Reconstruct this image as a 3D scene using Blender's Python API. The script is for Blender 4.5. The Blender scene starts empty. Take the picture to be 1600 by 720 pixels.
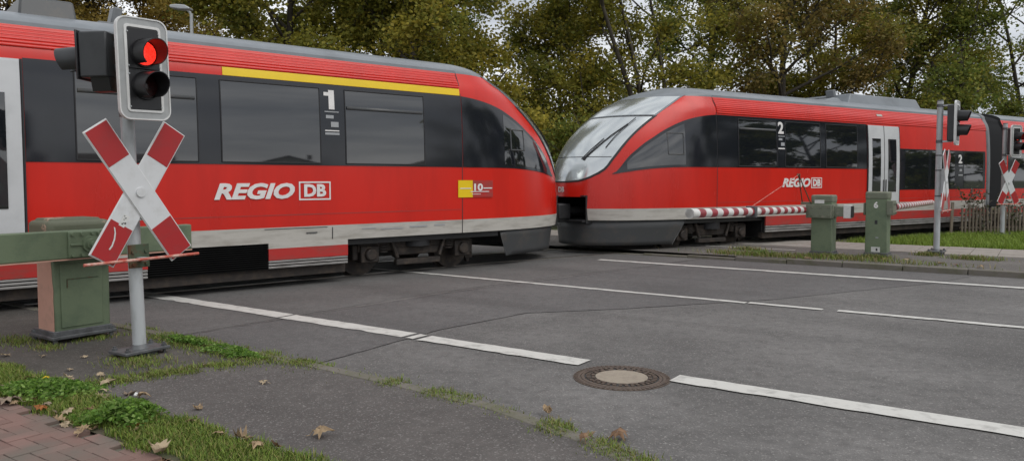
import bpy, math, random
import numpy as np
from mathutils import Matrix, Vector, Euler

random.seed(7); rng = np.random.default_rng(7)
scn = bpy.context.scene
C = scn.collection
RAD = math.radians

# ---------------------------------------------------------------- camera
cam_d = bpy.data.cameras.new('camera'); cam = bpy.data.objects.new('camera', cam_d); C.objects.link(cam)
cam_d.sensor_width = 36.0; cam_d.lens = 27.0; cam_d.shift_y = -0.0125
cam_d.clip_start = 0.05; cam_d.clip_end = 2000
cam.location = (0, 0, 1.62); cam.rotation_euler = (RAD(90) - math.atan(0.05), 0, 0)
scn.camera = cam

# ---------------------------------------------------------------- world: overcast sky
SUN_EL, SUN_AZ = RAD(52), RAD(118)            # azimuth clockwise from +Y
world = bpy.data.worlds.new('World'); scn.world = world; world.use_nodes = True
wn, wl = world.node_tree.nodes, world.node_tree.links
wn.clear()
w_out = wn.new('ShaderNodeOutputWorld'); w_bg = wn.new('ShaderNodeBackground')
w_sky = wn.new('ShaderNodeTexSky'); w_sky.sky_type = 'NISHITA'; w_sky.sun_disc = False
w_sky.sun_elevation = SUN_EL; w_sky.sun_rotation = SUN_AZ; w_sky.dust_density = 3.0
w_tc = wn.new('ShaderNodeTexCoord'); w_map = wn.new('ShaderNodeMapping'); w_map.inputs['Scale'].default_value = (1.0, 1.0, 5.0)
w_no = wn.new('ShaderNodeTexNoise'); w_no.inputs['Scale'].default_value = 2.6; w_no.inputs['Detail'].default_value = 6; w_no.inputs['Roughness'].default_value = 0.55
w_cr = wn.new('ShaderNodeValToRGB')
w_cr.color_ramp.elements[0].position = 0.34; w_cr.color_ramp.elements[0].color = (0.48, 0.51, 0.56, 1)
w_cr.color_ramp.elements[1].position = 0.66; w_cr.color_ramp.elements[1].color = (0.98, 0.99, 1.0, 1)
w_mul = wn.new('ShaderNodeVectorMath'); w_mul.operation = 'SCALE'; w_mul.inputs['Scale'].default_value = 12.5
w_mix = wn.new('ShaderNodeMix'); w_mix.data_type = 'RGBA'; w_mix.inputs[0].default_value = 0.9
wl.new(w_tc.outputs['Generated'], w_map.inputs['Vector']); wl.new(w_map.outputs[0], w_no.inputs['Vector'])
wl.new(w_no.outputs['Fac'], w_cr.inputs['Fac']); wl.new(w_cr.outputs['Color'], w_mul.inputs[0])
wl.new(w_sky.outputs['Color'], w_mix.inputs[6]); wl.new(w_mul.outputs[0], w_mix.inputs[7])
wl.new(w_mix.outputs[2], w_bg.inputs['Color']); w_bg.inputs['Strength'].default_value = 0.1
wl.new(w_bg.outputs[0], w_out.inputs['Surface'])

sun_d = bpy.data.lights.new('sun', 'SUN'); sun = bpy.data.objects.new('sun', sun_d); C.objects.link(sun)
sun_d.energy = 1.3; sun_d.angle = RAD(45); sun_d.color = (1.0, 0.97, 0.93)
_sd = Vector((math.sin(SUN_AZ) * math.cos(SUN_EL), math.cos(SUN_AZ) * math.cos(SUN_EL), math.sin(SUN_EL)))
sun.rotation_euler = _sd.to_track_quat('Z', 'Y').to_euler()

scn.view_settings.view_transform = 'Standard'; scn.view_settings.look = 'None'
scn.view_settings.gamma = 1.0; scn.view_settings.exposure = 0.0; scn.view_settings.use_curve_mapping = False

# ---------------------------------------------------------------- materials
def new_mat(name):
    m = bpy.data.materials.new(name); m.use_nodes = True
    return m, m.node_tree.nodes, m.node_tree.links, m.node_tree.nodes['Principled BSDF']

def mat(name, col, rough=0.5, metal=0.0, var=0.0, vscale=3.0, col2=None, lo=0.45, hi=0.7, bump=0.0, bscale=60.0,
        coat=0.0, ior=1.5, stretch=(1, 1, 1), rvar=0.0, vdetail=6):
    """principled surface with a noise-driven second colour (wear, stains, grain) and fine relief"""
    m, n, l, b = new_mat(name)
    b.inputs['Base Color'].default_value = (*col, 1); b.inputs['Roughness'].default_value = rough
    b.inputs['Metallic'].default_value = metal; b.inputs['Coat Weight'].default_value = coat; b.inputs['IOR'].default_value = ior
    b.inputs['Coat Roughness'].default_value = 0.08
    tc = n.new('ShaderNodeTexCoord'); mp = n.new('ShaderNodeMapping'); mp.inputs['Scale'].default_value = stretch
    l.new(tc.outputs['Object'], mp.inputs['Vector'])
    if var > 0 or col2:
        no = n.new('ShaderNodeTexNoise'); no.inputs['Scale'].default_value = vscale; no.inputs['Detail'].default_value = vdetail
        no.inputs['Roughness'].default_value = 0.65
        l.new(mp.outputs[0], no.inputs['Vector'])
        r = n.new('ShaderNodeMapRange'); r.inputs[1].default_value = lo; r.inputs[2].default_value = hi
        l.new(no.outputs['Fac'], r.inputs[0])
        mx = n.new('ShaderNodeMix'); mx.data_type = 'RGBA'
        mx.inputs[6].default_value = (*col, 1)
        c2 = col2 if col2 else tuple(c * (1 - var) for c in col)
        mx.inputs[7].default_value = (*c2, 1)
        l.new(r.outputs[0], mx.inputs[0]); l.new(mx.outputs[2], b.inputs['Base Color'])
        if rvar:
            r2 = n.new('ShaderNodeMapRange'); r2.inputs[3].default_value = rough; r2.inputs[4].default_value = rough + rvar
            l.new(no.outputs['Fac'], r2.inputs[0]); l.new(r2.outputs[0], b.inputs['Roughness'])
    if bump > 0:
        nb = n.new('ShaderNodeTexNoise'); nb.inputs['Scale'].default_value = bscale; nb.inputs['Detail'].default_value = 4
        l.new(mp.outputs[0], nb.inputs['Vector'])
        bp = n.new('ShaderNodeBump'); bp.inputs['Strength'].default_value = bump; bp.inputs['Distance'].default_value = 0.01
        l.new(nb.outputs['Fac'], bp.inputs['Height']); l.new(bp.outputs[0], b.inputs['Normal'])
    return m

def asphalt(name, c_dark, c_light, speck=(0.42, 0.40, 0.38), speck_amt=0.55, big=0.5, stain=(0.2, 0.19, 0.18)):
    m, n, l, b = new_mat(name)
    tc = n.new('ShaderNodeTexCoord')
    def noise(sc, det=4, ro=0.6):
        t = n.new('ShaderNodeTexNoise'); t.inputs['Scale'].default_value = sc; t.inputs['Detail'].default_value = det; t.inputs['Roughness'].default_value = ro
        l.new(tc.outputs['Object'], t.inputs['Vector']); return t
    def rng_(src, a, bb):
        r = n.new('ShaderNodeMapRange'); r.inputs[1].default_value = a; r.inputs[2].default_value = bb; l.new(src, r.inputs[0]); return r.outputs[0]
    def mix(f, A, B):
        x = n.new('ShaderNodeMix'); x.data_type = 'RGBA'; l.new(f, x.inputs[0])
        for k, v in ((6, A), (7, B)):
            if isinstance(v, tuple): x.inputs[k].default_value = (*v, 1)
            else: l.new(v, x.inputs[k])
        return x.outputs[2]
    n_big, n_mid, n_fine = noise(big, 5), noise(9, 5), noise(170, 2, 0.7)
    base = mix(rng_(n_big.outputs['Fac'], 0.35, 0.65), c_dark, c_light)
    base = mix(rng_(n_mid.outputs['Fac'], 0.45, 0.85), base, tuple(c * 0.75 for c in c_dark))
    # wear drawn out along the direction of travel
    mp = n.new('ShaderNodeMapping'); mp.inputs['Rotation'].default_value = (0, 0, 0.604); mp.inputs['Scale'].default_value = (1, 1, 1)
    mp2 = n.new('ShaderNodeMapping'); mp2.inputs['Scale'].default_value = (0.10, 1.15, 1)
    l.new(tc.outputs['Object'], mp.inputs['Vector']); l.new(mp.outputs[0], mp2.inputs['Vector'])
    tr = n.new('ShaderNodeTexNoise'); tr.inputs['Scale'].default_value = 1.0; tr.inputs['Detail'].default_value = 5; l.new(mp2.outputs[0], tr.inputs['Vector'])
    tm = n.new('ShaderNodeMath'); tm.operation = 'MULTIPLY'; tm.inputs[1].default_value = 0.55
    l.new(rng_(tr.outputs['Fac'], 0.46, 0.68), tm.inputs[0]); base = mix(tm.outputs[0], base, tuple(c * 0.72 for c in c_dark))
    vo = n.new('ShaderNodeTexVoronoi'); vo.inputs['Scale'].default_value = 95; l.new(tc.outputs['Object'], vo.inputs['Vector'])
    sp = n.new('ShaderNodeMath'); sp.operation = 'MULTIPLY'; sp.inputs[1].default_value = speck_amt
    l.new(rng_(vo.outputs['Color'], 0.72, 0.98), sp.inputs[0])
    base = mix(sp.outputs[0], base, speck)
    base = mix(rng_(n_fine.outputs['Fac'], 0.52, 0.80), base, tuple(c * 0.45 for c in c_dark))
    st = noise(1.7, 6, 0.7)
    s2 = n.new('ShaderNodeMath'); s2.operation = 'MULTIPLY'; s2.inputs[1].default_value = 0.45
    l.new(rng_(st.outputs['Fac'], 0.66, 0.76), s2.inputs[0])
    base = mix(s2.outputs[0], base, stain)
    l.new(base, b.inputs['Base Color']); b.inputs['Roughness'].default_value = 0.82; b.inputs['Specular IOR Level'].default_value = 0.35
    bp = n.new('ShaderNodeBump'); bp.inputs['Strength'].default_value = 0.55; bp.inputs['Distance'].default_value = 0.006
    ad = n.new('ShaderNodeMath'); ad.operation = 'ADD'; l.new(vo.outputs['Distance'], ad.inputs[0]); l.new(n_fine.outputs['Fac'], ad.inputs[1])
    l.new(ad.outputs[0], bp.inputs['Height']); l.new(bp.outputs[0], b.inputs['Normal'])
    return m

def attr_leaf(name, trans=0.3, rough=0.6):
    """foliage whose colour is stored leaf by leaf in the mesh"""
    m, n, l, b = new_mat(name)
    a = n.new('ShaderNodeAttribute'); a.attribute_name = 'col'
    l.new(a.outputs['Color'], b.inputs['Base Color']); b.inputs['Roughness'].default_value = rough; b.inputs['Specular IOR Level'].default_value = 0.3
    tr = n.new('ShaderNodeBsdfTranslucent'); l.new(a.outputs['Color'], tr.inputs['Color'])
    mx = n.new('ShaderNodeMixShader'); mx.inputs[0].default_value = trans
    l.new(b.outputs[0], mx.inputs[1]); l.new(tr.outputs[0], mx.inputs[2])
    l.new(mx.outputs[0], n['Material Output'].inputs['Surface'])
    return m

def emit(name, col, st):
    m, n, l, b = new_mat(name)
    vo = n.new('ShaderNodeTexVoronoi'); vo.inputs['Scale'].default_value = 110
    tc = n.new('ShaderNodeTexCoord'); l.new(tc.outputs['Object'], vo.inputs['Vector'])
    r = n.new('ShaderNodeMapRange'); r.inputs[1].default_value = 0.1; r.inputs[2].default_value = 0.7; r.inputs[3].default_value = st; r.inputs[4].default_value = st * 0.25
    l.new(vo.outputs['Distance'], r.inputs[0]); l.new(r.outputs[0], b.inputs['Emission Strength'])
    b.inputs['Base Color'].default_value = (*col, 1); b.inputs['Emission Color'].default_value = (*col, 1); b.inputs['Roughness'].default_value = 0.2
    return m

M = {}
M['red'] = mat('train_red', (0.61, 0.018, 0.009), 0.20, var=0.22, vscale=0.9, coat=0.0, ior=1.48, stretch=(1.6, 1, 0.35), rvar=0.12, lo=0.4, hi=0.75)
M['red_low'] = mat('train_red_dusty', (0.42, 0.022, 0.018), 0.5, col2=(0.26, 0.05, 0.04), vscale=2.5, stretch=(1, 1, 3))
M['roofgrey'] = mat('roof_grey', (0.20, 0.22, 0.24), 0.42, var=0.25, vscale=1.5)
M['stripe'] = mat('stripe_white', (0.46, 0.44, 0.40), 0.5, col2=(0.27, 0.25, 0.215), vscale=2.2, stretch=(1.0, 1, 6), lo=0.45, hi=0.8)
M['sill'] = mat('sill_grey', (0.27, 0.26, 0.25), 0.55, col2=(0.12, 0.11, 0.10), vscale=3.0, stretch=(1, 1, 4))
M['skirt'] = mat('skirt_dark', (0.065, 0.068, 0.07), 0.42, col2=(0.13, 0.11, 0.09), vscale=2.2, lo=0.5, hi=0.85)
M['band'] = mat('band_black', (0.012, 0.014, 0.019), 0.08, var=0.3, vscale=2.0, ior=1.55, rvar=0.06)
M['glass'] = mat('window_glass', (0.010, 0.012, 0.015), 0.03, ior=1.95)
M['screen'] = mat('windscreen_glass', (0.54, 0.57, 0.575), 0.16, metal=0.7, ior=1.9)
M['rubber'] = mat('rubber_black', (0.018, 0.018, 0.02), 0.6, bump=0.1)
M['black'] = mat('black_metal', (0.022, 0.022, 0.023), 0.5, var=0.3, vscale=12)
M['bogie'] = mat('bogie_brown', (0.026, 0.021, 0.018), 0.75, col2=(0.065, 0.048, 0.036), vscale=7, bump=0.3, bscale=30)
M['wheel'] = mat('wheel_steel', (0.035, 0.029, 0.026), 0.6, metal=0.3, col2=(0.085, 0.065, 0.05), vscale=9)
M['doorwhite'] = mat('door_white', (0.55, 0.56, 0.57), 0.4, var=0.15, vscale=1.8)
M['yellow'] = mat('stripe_yellow', (0.80, 0.55, 0.005), 0.4, var=0.08, vscale=2)
M['letter'] = mat('lettering_white', (0.74, 0.72, 0.70), 0.45, var=0.12, vscale=6)
M['letter_grey'] = mat('lettering_grey', (0.33, 0.34, 0.35), 0.5, var=0.1)
M['bellow'] = mat('bellows_grey', (0.16, 0.17, 0.18), 0.45, var=0.3, vscale=3)
M['rail'] = mat('rail_steel', (0.30, 0.27, 0.24), 0.35, metal=0.8, var=0.4, vscale=4)
M['galv'] = mat('galvanised_steel', (0.44, 0.46, 0.47), 0.5, metal=0.15, col2=(0.30, 0.31, 0.31), vscale=7, stretch=(1, 1, 0.35), bump=0.08, bscale=90)
M['galv_dk'] = mat('weathered_steel', (0.12, 0.125, 0.13), 0.55, metal=0.3, col2=(0.06, 0.06, 0.06), vscale=9, bump=0.15)
M['frame'] = mat('signal_frame_grey', (0.36, 0.37, 0.37), 0.45, col2=(0.28, 0.29, 0.29), vscale=6)
M['framew'] = mat('signal_edge_white', (0.66, 0.66, 0.65), 0.45, var=0.15, vscale=8)
M['sigblack'] = mat('signal_black', (0.016, 0.016, 0.018), 0.38, var=0.3, vscale=7)
M['sigback'] = mat('signal_housing_dark', (0.035, 0.037, 0.040), 0.45, var=0.3, vscale=7)
M['crosswhite'] = mat('cross_white', (0.60, 0.61, 0.62), 0.42, col2=(0.46, 0.46, 0.45), vscale=5, lo=0.5, hi=0.8)
M['crossred'] = mat('cross_red', (0.36, 0.016, 0.018), 0.42, col2=(0.27, 0.03, 0.03), vscale=6, lo=0.5, hi=0.8)
M['redlamp'] = emit('red_lamp', (1.0, 0.035, 0.02), 2.2)
M['dimlamp'] = mat('dark_lens', (0.02, 0.004, 0.004), 0.15)
M['green'] = mat('barrier_green', (0.135, 0.175, 0.105), 0.55, col2=(0.095, 0.13, 0.08), vscale=4, bump=0.12, bscale=40)
M['green_old'] = mat('barrier_green_worn', (0.14, 0.155, 0.11), 0.65, col2=(0.25, 0.22, 0.18), vscale=9, lo=0.55, hi=0.72, bump=0.25, bscale=35)
M['green_rust'] = mat('green_plate_rusty', (0.055, 0.08, 0.045), 0.7, col2=(0.10, 0.035, 0.012), vscale=8, lo=0.46, hi=0.6, bump=0.3, bscale=30)
M['peel'] = mat('peeled_pink_primer', (0.52, 0.30, 0.23), 0.7, col2=(0.40, 0.25, 0.19), vscale=8, lo=0.5, hi=0.75, bump=0.2, bscale=30)
M['capworn'] = mat('cap_green_peeling', (0.12, 0.13, 0.085), 0.65, col2=(0.42, 0.29, 0.21), vscale=4, lo=0.565, hi=0.60, bump=0.25, bscale=30)
M['boom_w'] = mat('boom_white', (0.66, 0.65, 0.63), 0.45, col2=(0.50, 0.48, 0.45), vscale=6)
M['boom_r'] = mat('boom_red', (0.30, 0.022, 0.035), 0.45, col2=(0.20, 0.03, 0.035), vscale=6)
M['rodred'] = mat('rod_worn_red', (0.45, 0.09, 0.06), 0.6, col2=(0.55, 0.36, 0.30), vscale=14, lo=0.45, hi=0.62)
M['plate'] = mat('plate_white', (0.60, 0.60, 0.58), 0.5, var=0.15, vscale=20)
M['road'] = asphalt('road_asphalt', (0.112, 0.107, 0.103), (0.190, 0.182, 0.175))
M['patch'] = asphalt('asphalt_patch', (0.108, 0.103, 0.101), (0.145, 0.139, 0.136), speck_amt=0.35, big=0.7)
M['strip'] = asphalt('asphalt_crossing', (0.115, 0.111, 0.107), (0.150, 0.145, 0.140), speck_amt=0.35, big=0.8)
M['pave_new'] = asphalt('pavement_asphalt', (0.098, 0.089, 0.084), (0.130, 0.118, 0.111), speck_amt=0.5, big=0.9)
M['pave_old'] = asphalt('pavement_asphalt_old', (0.070, 0.064, 0.057), (0.100, 0.091, 0.081), speck_amt=0.25, big=0.9, stain=(0.42, 0.41, 0.38))
M['pave_far'] = asphalt('pavement_far', (0.115, 0.105, 0.095), (0.155, 0.143, 0.130), big=0.8)
M['paint'] = mat('road_paint', (0.56, 0.55, 0.515), 0.6, col2=(0.32, 0.31, 0.29), vscale=7, lo=0.50, hi=0.74, bump=0.2, bscale=150)
M['grille'] = mat('grille_black', (0.010, 0.010, 0.010), 0.9, var=0.3, ior=1.15)
M['kerb'] = mat('kerb_concrete', (0.155, 0.14, 0.12), 0.85, col2=(0.105, 0.105, 0.06), vscale=4, bump=0.4, bscale=110)
M['slab'] = mat('slab_concrete', (0.30, 0.27, 0.24), 0.85, col2=(0.20, 0.18, 0.155), vscale=1.6, bump=0.3, bscale=90)
M['soil'] = mat('verge_soil', (0.075, 0.062, 0.040), 0.95, col2=(0.06, 0.085, 0.025), vscale=1.6, bump=0.5, bscale=50)
M['ground'] = mat('ground_grass', (0.055, 0.075, 0.022), 0.95, col2=(0.085, 0.075, 0.035), vscale=0.5, bump=0.6, bscale=12)
M['ballast'] = mat('ballast_stone', (0.12, 0.105, 0.09), 0.9, col2=(0.06, 0.05, 0.045), vscale=16, bump=0.9, bscale=26)
M['iron'] = mat('cast_iron', (0.115, 0.085, 0.065), 0.6, metal=0.25, col2=(0.06, 0.045, 0.038), vscale=18, bump=0.35, bscale=70)
M['mhfill'] = mat('manhole_concrete', (0.30, 0.255, 0.20), 0.85, col2=(0.24, 0.20, 0.16), vscale=14, bump=0.3, bscale=160)
M['wood'] = mat('fence_wood', (0.20, 0.165, 0.125), 0.85, col2=(0.10, 0.085, 0.065), vscale=5, stretch=(6, 6, 0.7), bump=0.4, bscale=30)
M['bark'] = mat('bark', (0.050, 0.042, 0.032), 0.9, col2=(0.09, 0.08, 0.06), vscale=3, bump=0.8, bscale=9)
M['leaf'] = attr_leaf('leaf_foliage', 0.42)
M['blade'] = attr_leaf('grass_blades', 0.25)
M['dryleaf'] = attr_leaf('dry_leaf', 0.12, 0.7)
M['render'] = mat('house_render', (0.52, 0.50, 0.46), 0.85, var=0.15, vscale=0.6)
M['tile'] = mat('house_roof', (0.10, 0.07, 0.06), 0.8, var=0.3, vscale=1.0)
M['lamp_al'] = mat('lamp_aluminium', (0.42, 0.44, 0.45), 0.45, metal=0.2, var=0.1)

def paver_mat():
    m, n, l, b = new_mat('paver_red')
    oi = n.new('ShaderNodeObjectInfo'); tc = n.new('ShaderNodeTexCoord')
    cr = n.new('ShaderNodeValToRGB'); e = cr.color_ramp.elements
    e[0].position = 0; e[0].color = (0.170, 0.100, 0.084, 1); e[1].position = 1; e[1].color = (0.225, 0.135, 0.115, 1)
    x = e.new(0.5); x.color = (0.195, 0.118, 0.098, 1)
    l.new(oi.outputs['Random'], cr.inputs['Fac'])
    geo = n.new('ShaderNodeNewGeometry')
    no = n.new('ShaderNodeTexNoise'); no.inputs['Scale'].default_value = 2.2; no.inputs['Detail'].default_value = 6; l.new(geo.outputs['Position'], no.inputs['Vector'])
    r = n.new('ShaderNodeMapRange'); r.inputs[1].default_value = 0.42; r.inputs[2].default_value = 0.66; l.new(no.outputs['Fac'], r.inputs[0])
    mx = n.new('ShaderNodeMix'); mx.data_type = 'RGBA'; mx.inputs[7].default_value = (0.140, 0.118, 0.098, 1)
    l.new(r.outputs[0], mx.inputs[0]); l.new(cr.outputs['Color'], mx.inputs[6])
    l.new(mx.outputs[2], b.inputs['Base Color']); b.inputs['Roughness'].default_value = 0.85
    nb = n.new('ShaderNodeTexNoise'); nb.inputs['Scale'].default_value = 140; l.new(geo.outputs['Position'], nb.inputs['Vector'])
    bp = n.new('ShaderNodeBump'); bp.inputs['Strength'].default_value = 0.4; bp.inputs['Distance'].default_value = 0.004
    l.new(nb.outputs['Fac'], bp.inputs['Height']); l.new(bp.outputs[0], b.inputs['Normal'])
    return m
M['paver'] = paver_mat()

# ---------------------------------------------------------------- mesh helpers
def finish(me, smooth=True, ang=35):
    if smooth:
        me.polygons.foreach_set('use_smooth', np.ones(len(me.polygons), dtype=bool))
        me.set_sharp_from_angle(angle=RAD(ang))

def obj(name, verts, faces, m, parent=None, smooth=True, ang=35, bev=0.0, bseg=2, solid=0.0):
    me = bpy.data.meshes.new(name); me.from_pydata([tuple(v) for v in verts], [], faces)
    me.materials.append(M[m] if isinstance(m, str) else m)
    finish(me, smooth, ang)
    o = bpy.data.objects.new(name, me); C.objects.link(o)
    if parent: o.parent = parent
    if solid:
        s = o.modifiers.new('solid', 'SOLIDIFY'); s.thickness = solid; s.offset = -1
    if bev:
        b = o.modifiers.new('bevel', 'BEVEL'); b.width = bev; b.segments = bseg; b.limit_method = 'ANGLE'; b.angle_limit = RAD(40)
    return o

class MB:
    def __init__(s): s.v, s.f = [], []
    def add(s, v, f):
        k = len(s.v); s.v += [tuple(x) for x in v]; s.f += [tuple(i + k for i in q) for q in f]; return s
    def box(s, c, d, R=None):
        x, y, z = (q / 2 for q in d); P = []
        for sx, sy, sz in ((-1,-1,-1),(1,-1,-1),(1,1,-1),(-1,1,-1),(-1,-1,1),(1,-1,1),(1,1,1),(-1,1,1)):
            v = Vector((sx*x, sy*y, sz*z))
            if R is not None: v = R @ v
            P.append(v + Vector(c))
        return s.add(P, [(3,2,1,0),(4,5,6,7),(0,1,5,4),(1,2,6,5),(2,3,7,6),(3,0,4,7)])
    def cyl(s, p, q, r0, r1=None, n=12, caps=True, a0=0.0, a1=2*math.pi, up=None):
        r1 = r0 if r1 is None else r1
        p, q = Vector(p), Vector(q); d = (q - p).normalized()
        u = Vector(up) if up else (Vector((0,0,1)) if abs(d.z) < .9 else Vector((1,0,0)))
        e1 = (u - d * u.dot(d)).normalized(); e2 = d.cross(e1)
        full = abs(a1 - a0 - 2*math.pi) < 1e-6; m = n if full else n + 1
        A = [a0 + (a1-a0)*i/n for i in range(m)]
        v = [p + (e1*math.cos(a)+e2*math.sin(a))*r0 for a in A] + [q + (e1*math.cos(a)+e2*math.sin(a))*r1 for a in A]
        f = [(i, (i+1) % m, m+(i+1) % m, m+i) for i in range(m if full else n)]
        if caps and full: f += [tuple(range(m-1,-1,-1)), tuple(range(m, 2*m))]
        return s.add(v, f)
    def tube(s, pts, r, n=6):
        for a, b in zip(pts[:-1], pts[1:]): s.cyl(a, b, r, r, n)
        return s
    def prism(s, poly, y0, y1):      # polygon in xz extruded along y
        n = len(poly); v = [(x, y0, z) for x, z in poly] + [(x, y1, z) for x, z in poly]
        return s.add(v, [tuple(range(n)), tuple(range(2*n-1, n-1, -1))] + [(i, i+n, (i+1) % n + n, (i+1) % n) for i in range(n)])
    def prismz(s, poly, z0, z1):     # polygon in xy extruded along z
        n = len(poly); v = [(x, y, z0) for x, y in poly] + [(x, y, z1) for x, y in poly]
        return s.add(v, [tuple(range(n-1,-1,-1)), tuple(range(n, 2*n))] + [(i, (i+1) % n, (i+1) % n + n, i+n) for i in range(n)])
    def build(s, name, m, parent=None, **k): return obj(name, s.v, s.f, m, parent, **k)

def empty(name, loc=(0,0,0), rz=0.0):
    o = bpy.data.objects.new(name, None); C.objects.link(o); o.location = loc; o.rotation_euler = (0, 0, rz); o.empty_display_size = 0.2
    return o
def tag(o, label=None, cat=None, group=None, kind=None):
    if label: o['label'] = label
    if cat: o['category'] = cat
    if group: o['group'] = group
    if kind: o['kind'] = kind
    return o

def text_geo(body, size, shear=0.0, bold=0.0, depth=0.004):
    cu = bpy.data.curves.new('txt', 'FONT'); cu.body = body; cu.size = size; cu.shear = shear; cu.offset = bold; cu.extrude = depth
    cu.resolution_u = 3; cu.fill_mode = 'BOTH'
    o = bpy.data.objects.new('txt', cu); C.objects.link(o)
    dg = bpy.context.evaluated_depsgraph_get(); me = bpy.data.meshes.new_from_object(o.evaluated_get(dg))
    v = [tuple(x.co) for x in me.vertices]; f = [tuple(p.vertices) for p in me.polygons]
    bpy.data.objects.remove(o); bpy.data.curves.remove(cu); bpy.data.meshes.remove(me)
    return v, f

def quads_mesh(name, V, F, col, m, parent=None):
    """large triangle/quad soup from numpy with a per-vertex colour attribute"""
    me = bpy.data.meshes.new(name); nv, nf, k = len(V), len(F), F.shape[1]
    me.vertices.add(nv); me.vertices.foreach_set('co', V.astype(np.float32).ravel())
    me.loops.add(nf * k); me.loops.foreach_set('vertex_index', F.astype(np.int32).ravel())
    me.polygons.add(nf); me.polygons.foreach_set('loop_start', (np.arange(nf) * k).astype(np.int32))
    me.update(calc_edges=True)
    ca = me.color_attributes.new('col', 'FLOAT_COLOR', 'POINT')
    c4 = np.ones((nv, 4), np.float32); c4[:, :3] = col; ca.data.foreach_set('color', c4.ravel())
    me.materials.append(M[m]); o = bpy.data.objects.new(name, me); C.objects.link(o)
    if parent: o.parent = parent
    return o

# road-aligned layout: a runs along the road towards the viewer's right, b across it away from the viewer
DX, DY = 0.823, -0.568
NX, NY = 0.568, 0.823
def R(a, b, z=0.0): return (a*DX + b*NX, a*DY + b*NY, z)
ROAD_RZ = math.atan2(DY, DX)
def sheet(name, ab, z, m, parent=None, kind='structure', thick=0.0):
    v = [R(a, b, z) for a, b in ab]; n = len(v)
    # orientation up
    ar = sum(v[i][0]*v[(i+1) % n][1] - v[(i+1) % n][0]*v[i][1] for i in range(n))
    f = [tuple(range(n)) if ar > 0 else tuple(range(n-1, -1, -1))]
    o = obj(name, v, f, m, parent, smooth=False)
    if thick:
        s = o.modifiers.new('solid', 'SOLIDIFY'); s.thickness = thick; s.offset = -1
    if kind and not parent: o['kind'] = kind
    return o

# ---------------------------------------------------------------- ground, road, pavements
g = obj('ground', [(-900,-900,-0.06),(900,-900,-0.06),(900,900,-0.06),(-900,900,-0.06)], [(0,1,2,3)], 'ground', smooth=False); g['kind'] = 'structure'

KERB = [(-40,4.45),(-12,4.45),(-10,4.45),(-9,4.45),(-8,4.46),(-7,4.45),(-6,4.45),(-5,4.44),(-4,4.41),(-3.2,4.36),(-2.7,4.25),(-2.2,4.10),(-1.8,3.95),(-1.3,3.72),(-.8,3.4),(-.3,2.9),(0.0,2.0),(0.1,0.0)]
road = sheet('road', [(-60,15.05),(60,15.05),(60,-3),(0.1,-3)] + KERB[::-1] + [(-60,4.45)], 0.0, 'road')
patch = sheet('road_repair_patch', [(-7.3,4.5),(-7.15,6.2),(-6.95,8.4),(-6.3,11.5),(-5.9,13.4),(-5.7,15.0),(-0.9,15.0),(-1.3,13.6),(-1.9,12.5),(-2.95,10.45),(-4.3,8.6),(-5.1,7.7),(-5.3,6.3),(-5.2,4.5)], 0.004, 'patch')
strip = sheet('crossing_surface', [(-16,4.48),(-16,14.98),(-5.72,14.98),(-6.02,13.2),(-6.45,11.5),(-7.1,8.4),(-7.25,6.2),(-7.35,4.48)], 0.003, 'strip')

pave = sheet('pavement', [(a, b-0.13) for a, b in KERB if a >= -5.1] + [(-1.0,0.0),(-3.0,2.0),(-3.0,2.86),(-6.05,2.86),(-6.0,3.4),(-5.55,4.32)], 0.034, 'pave_new')
pave2 = sheet('pavement_older', [(-30,4.32),(-5.55,4.32),(-6.0,3.4),(-6.05,2.86),(-30,2.86)], 0.030, 'pave_old')
verge = sheet('verge_soil', [(-30,2.87),(-2.9,2.87),(-2.4,2.0),(-3.0,2.42),(-30,2.42)], 0.032, 'soil')
brickbed = sheet('brick_path', [(-30,2.43),(-2.6,2.43),(-2.0,0.0),(-2.0,-3.0),(-30,-3)], 0.012, 'kerb')
fpave = sheet('far_pavement', [(-60,15.15),(60,15.15),(60,17.98),(-60,17.98)], 0.085, 'pave_far')
fbed = sheet('slab_path', [(-60,18.0),(60,18.0),(60,20.05),(-60,20.05)], 0.070, 'slab')
fverge = sheet('grass_verge', [(-9,20.05),(60,20.05),(60,60),(-9,60)], 0.03, 'soil')

# kerb stones, one by one
def kerb_run(name, pts, step, w, h, zb, label):
    e = empty(name); tag(e, label); e['kind'] = 'structure'
    P = [Vector((*R(a, b)[:2], 0)) for a, b in pts]
    d = [0]
    for p, q in zip(P[:-1], P[1:]): d.append(d[-1] + (q-p).length)
    def at(s):
        s = max(0, min(s, d[-1]-1e-4))
        for i in range(len(P)-1):
            if d[i+1] > s: return P[i].lerp(P[i+1], (s-d[i])/(d[i+1]-d[i]))
    s = 0
    while s < d[-1]-0.05:
        s1 = min(s+step, d[-1]); p, q = at(s), at(s1); t = (q-p).normalized(); nn = Vector((t.y, -t.x, 0))
        p, q = p + t*0.005, q - t*0.005
        dz = random.uniform(-.004, .004)
        poly = [p, q, q + nn*w, p + nn*w]
        v = [(x.x, x.y, zb) for x in poly] + [(x.x, x.y, h+dz) for x in poly]
        k = obj('kerb_stone', v, [(0,1,2,3),(7,6,5,4),(0,4,5,1),(1,5,6,2),(2,6,7,3),(3,7,4,0)], 'kerb', e, bev=0.012)
        s = s1
    return e
kn = [(a, b) for a, b in KERB if -12.1 <= a]
kerb_run('near_kerb', kn, 0.98, 0.12, 0.040, -0.1, 'low concrete kerb between road and near pavement')
e = empty('far_kerb'); e['kind'] = 'structure'
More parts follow.
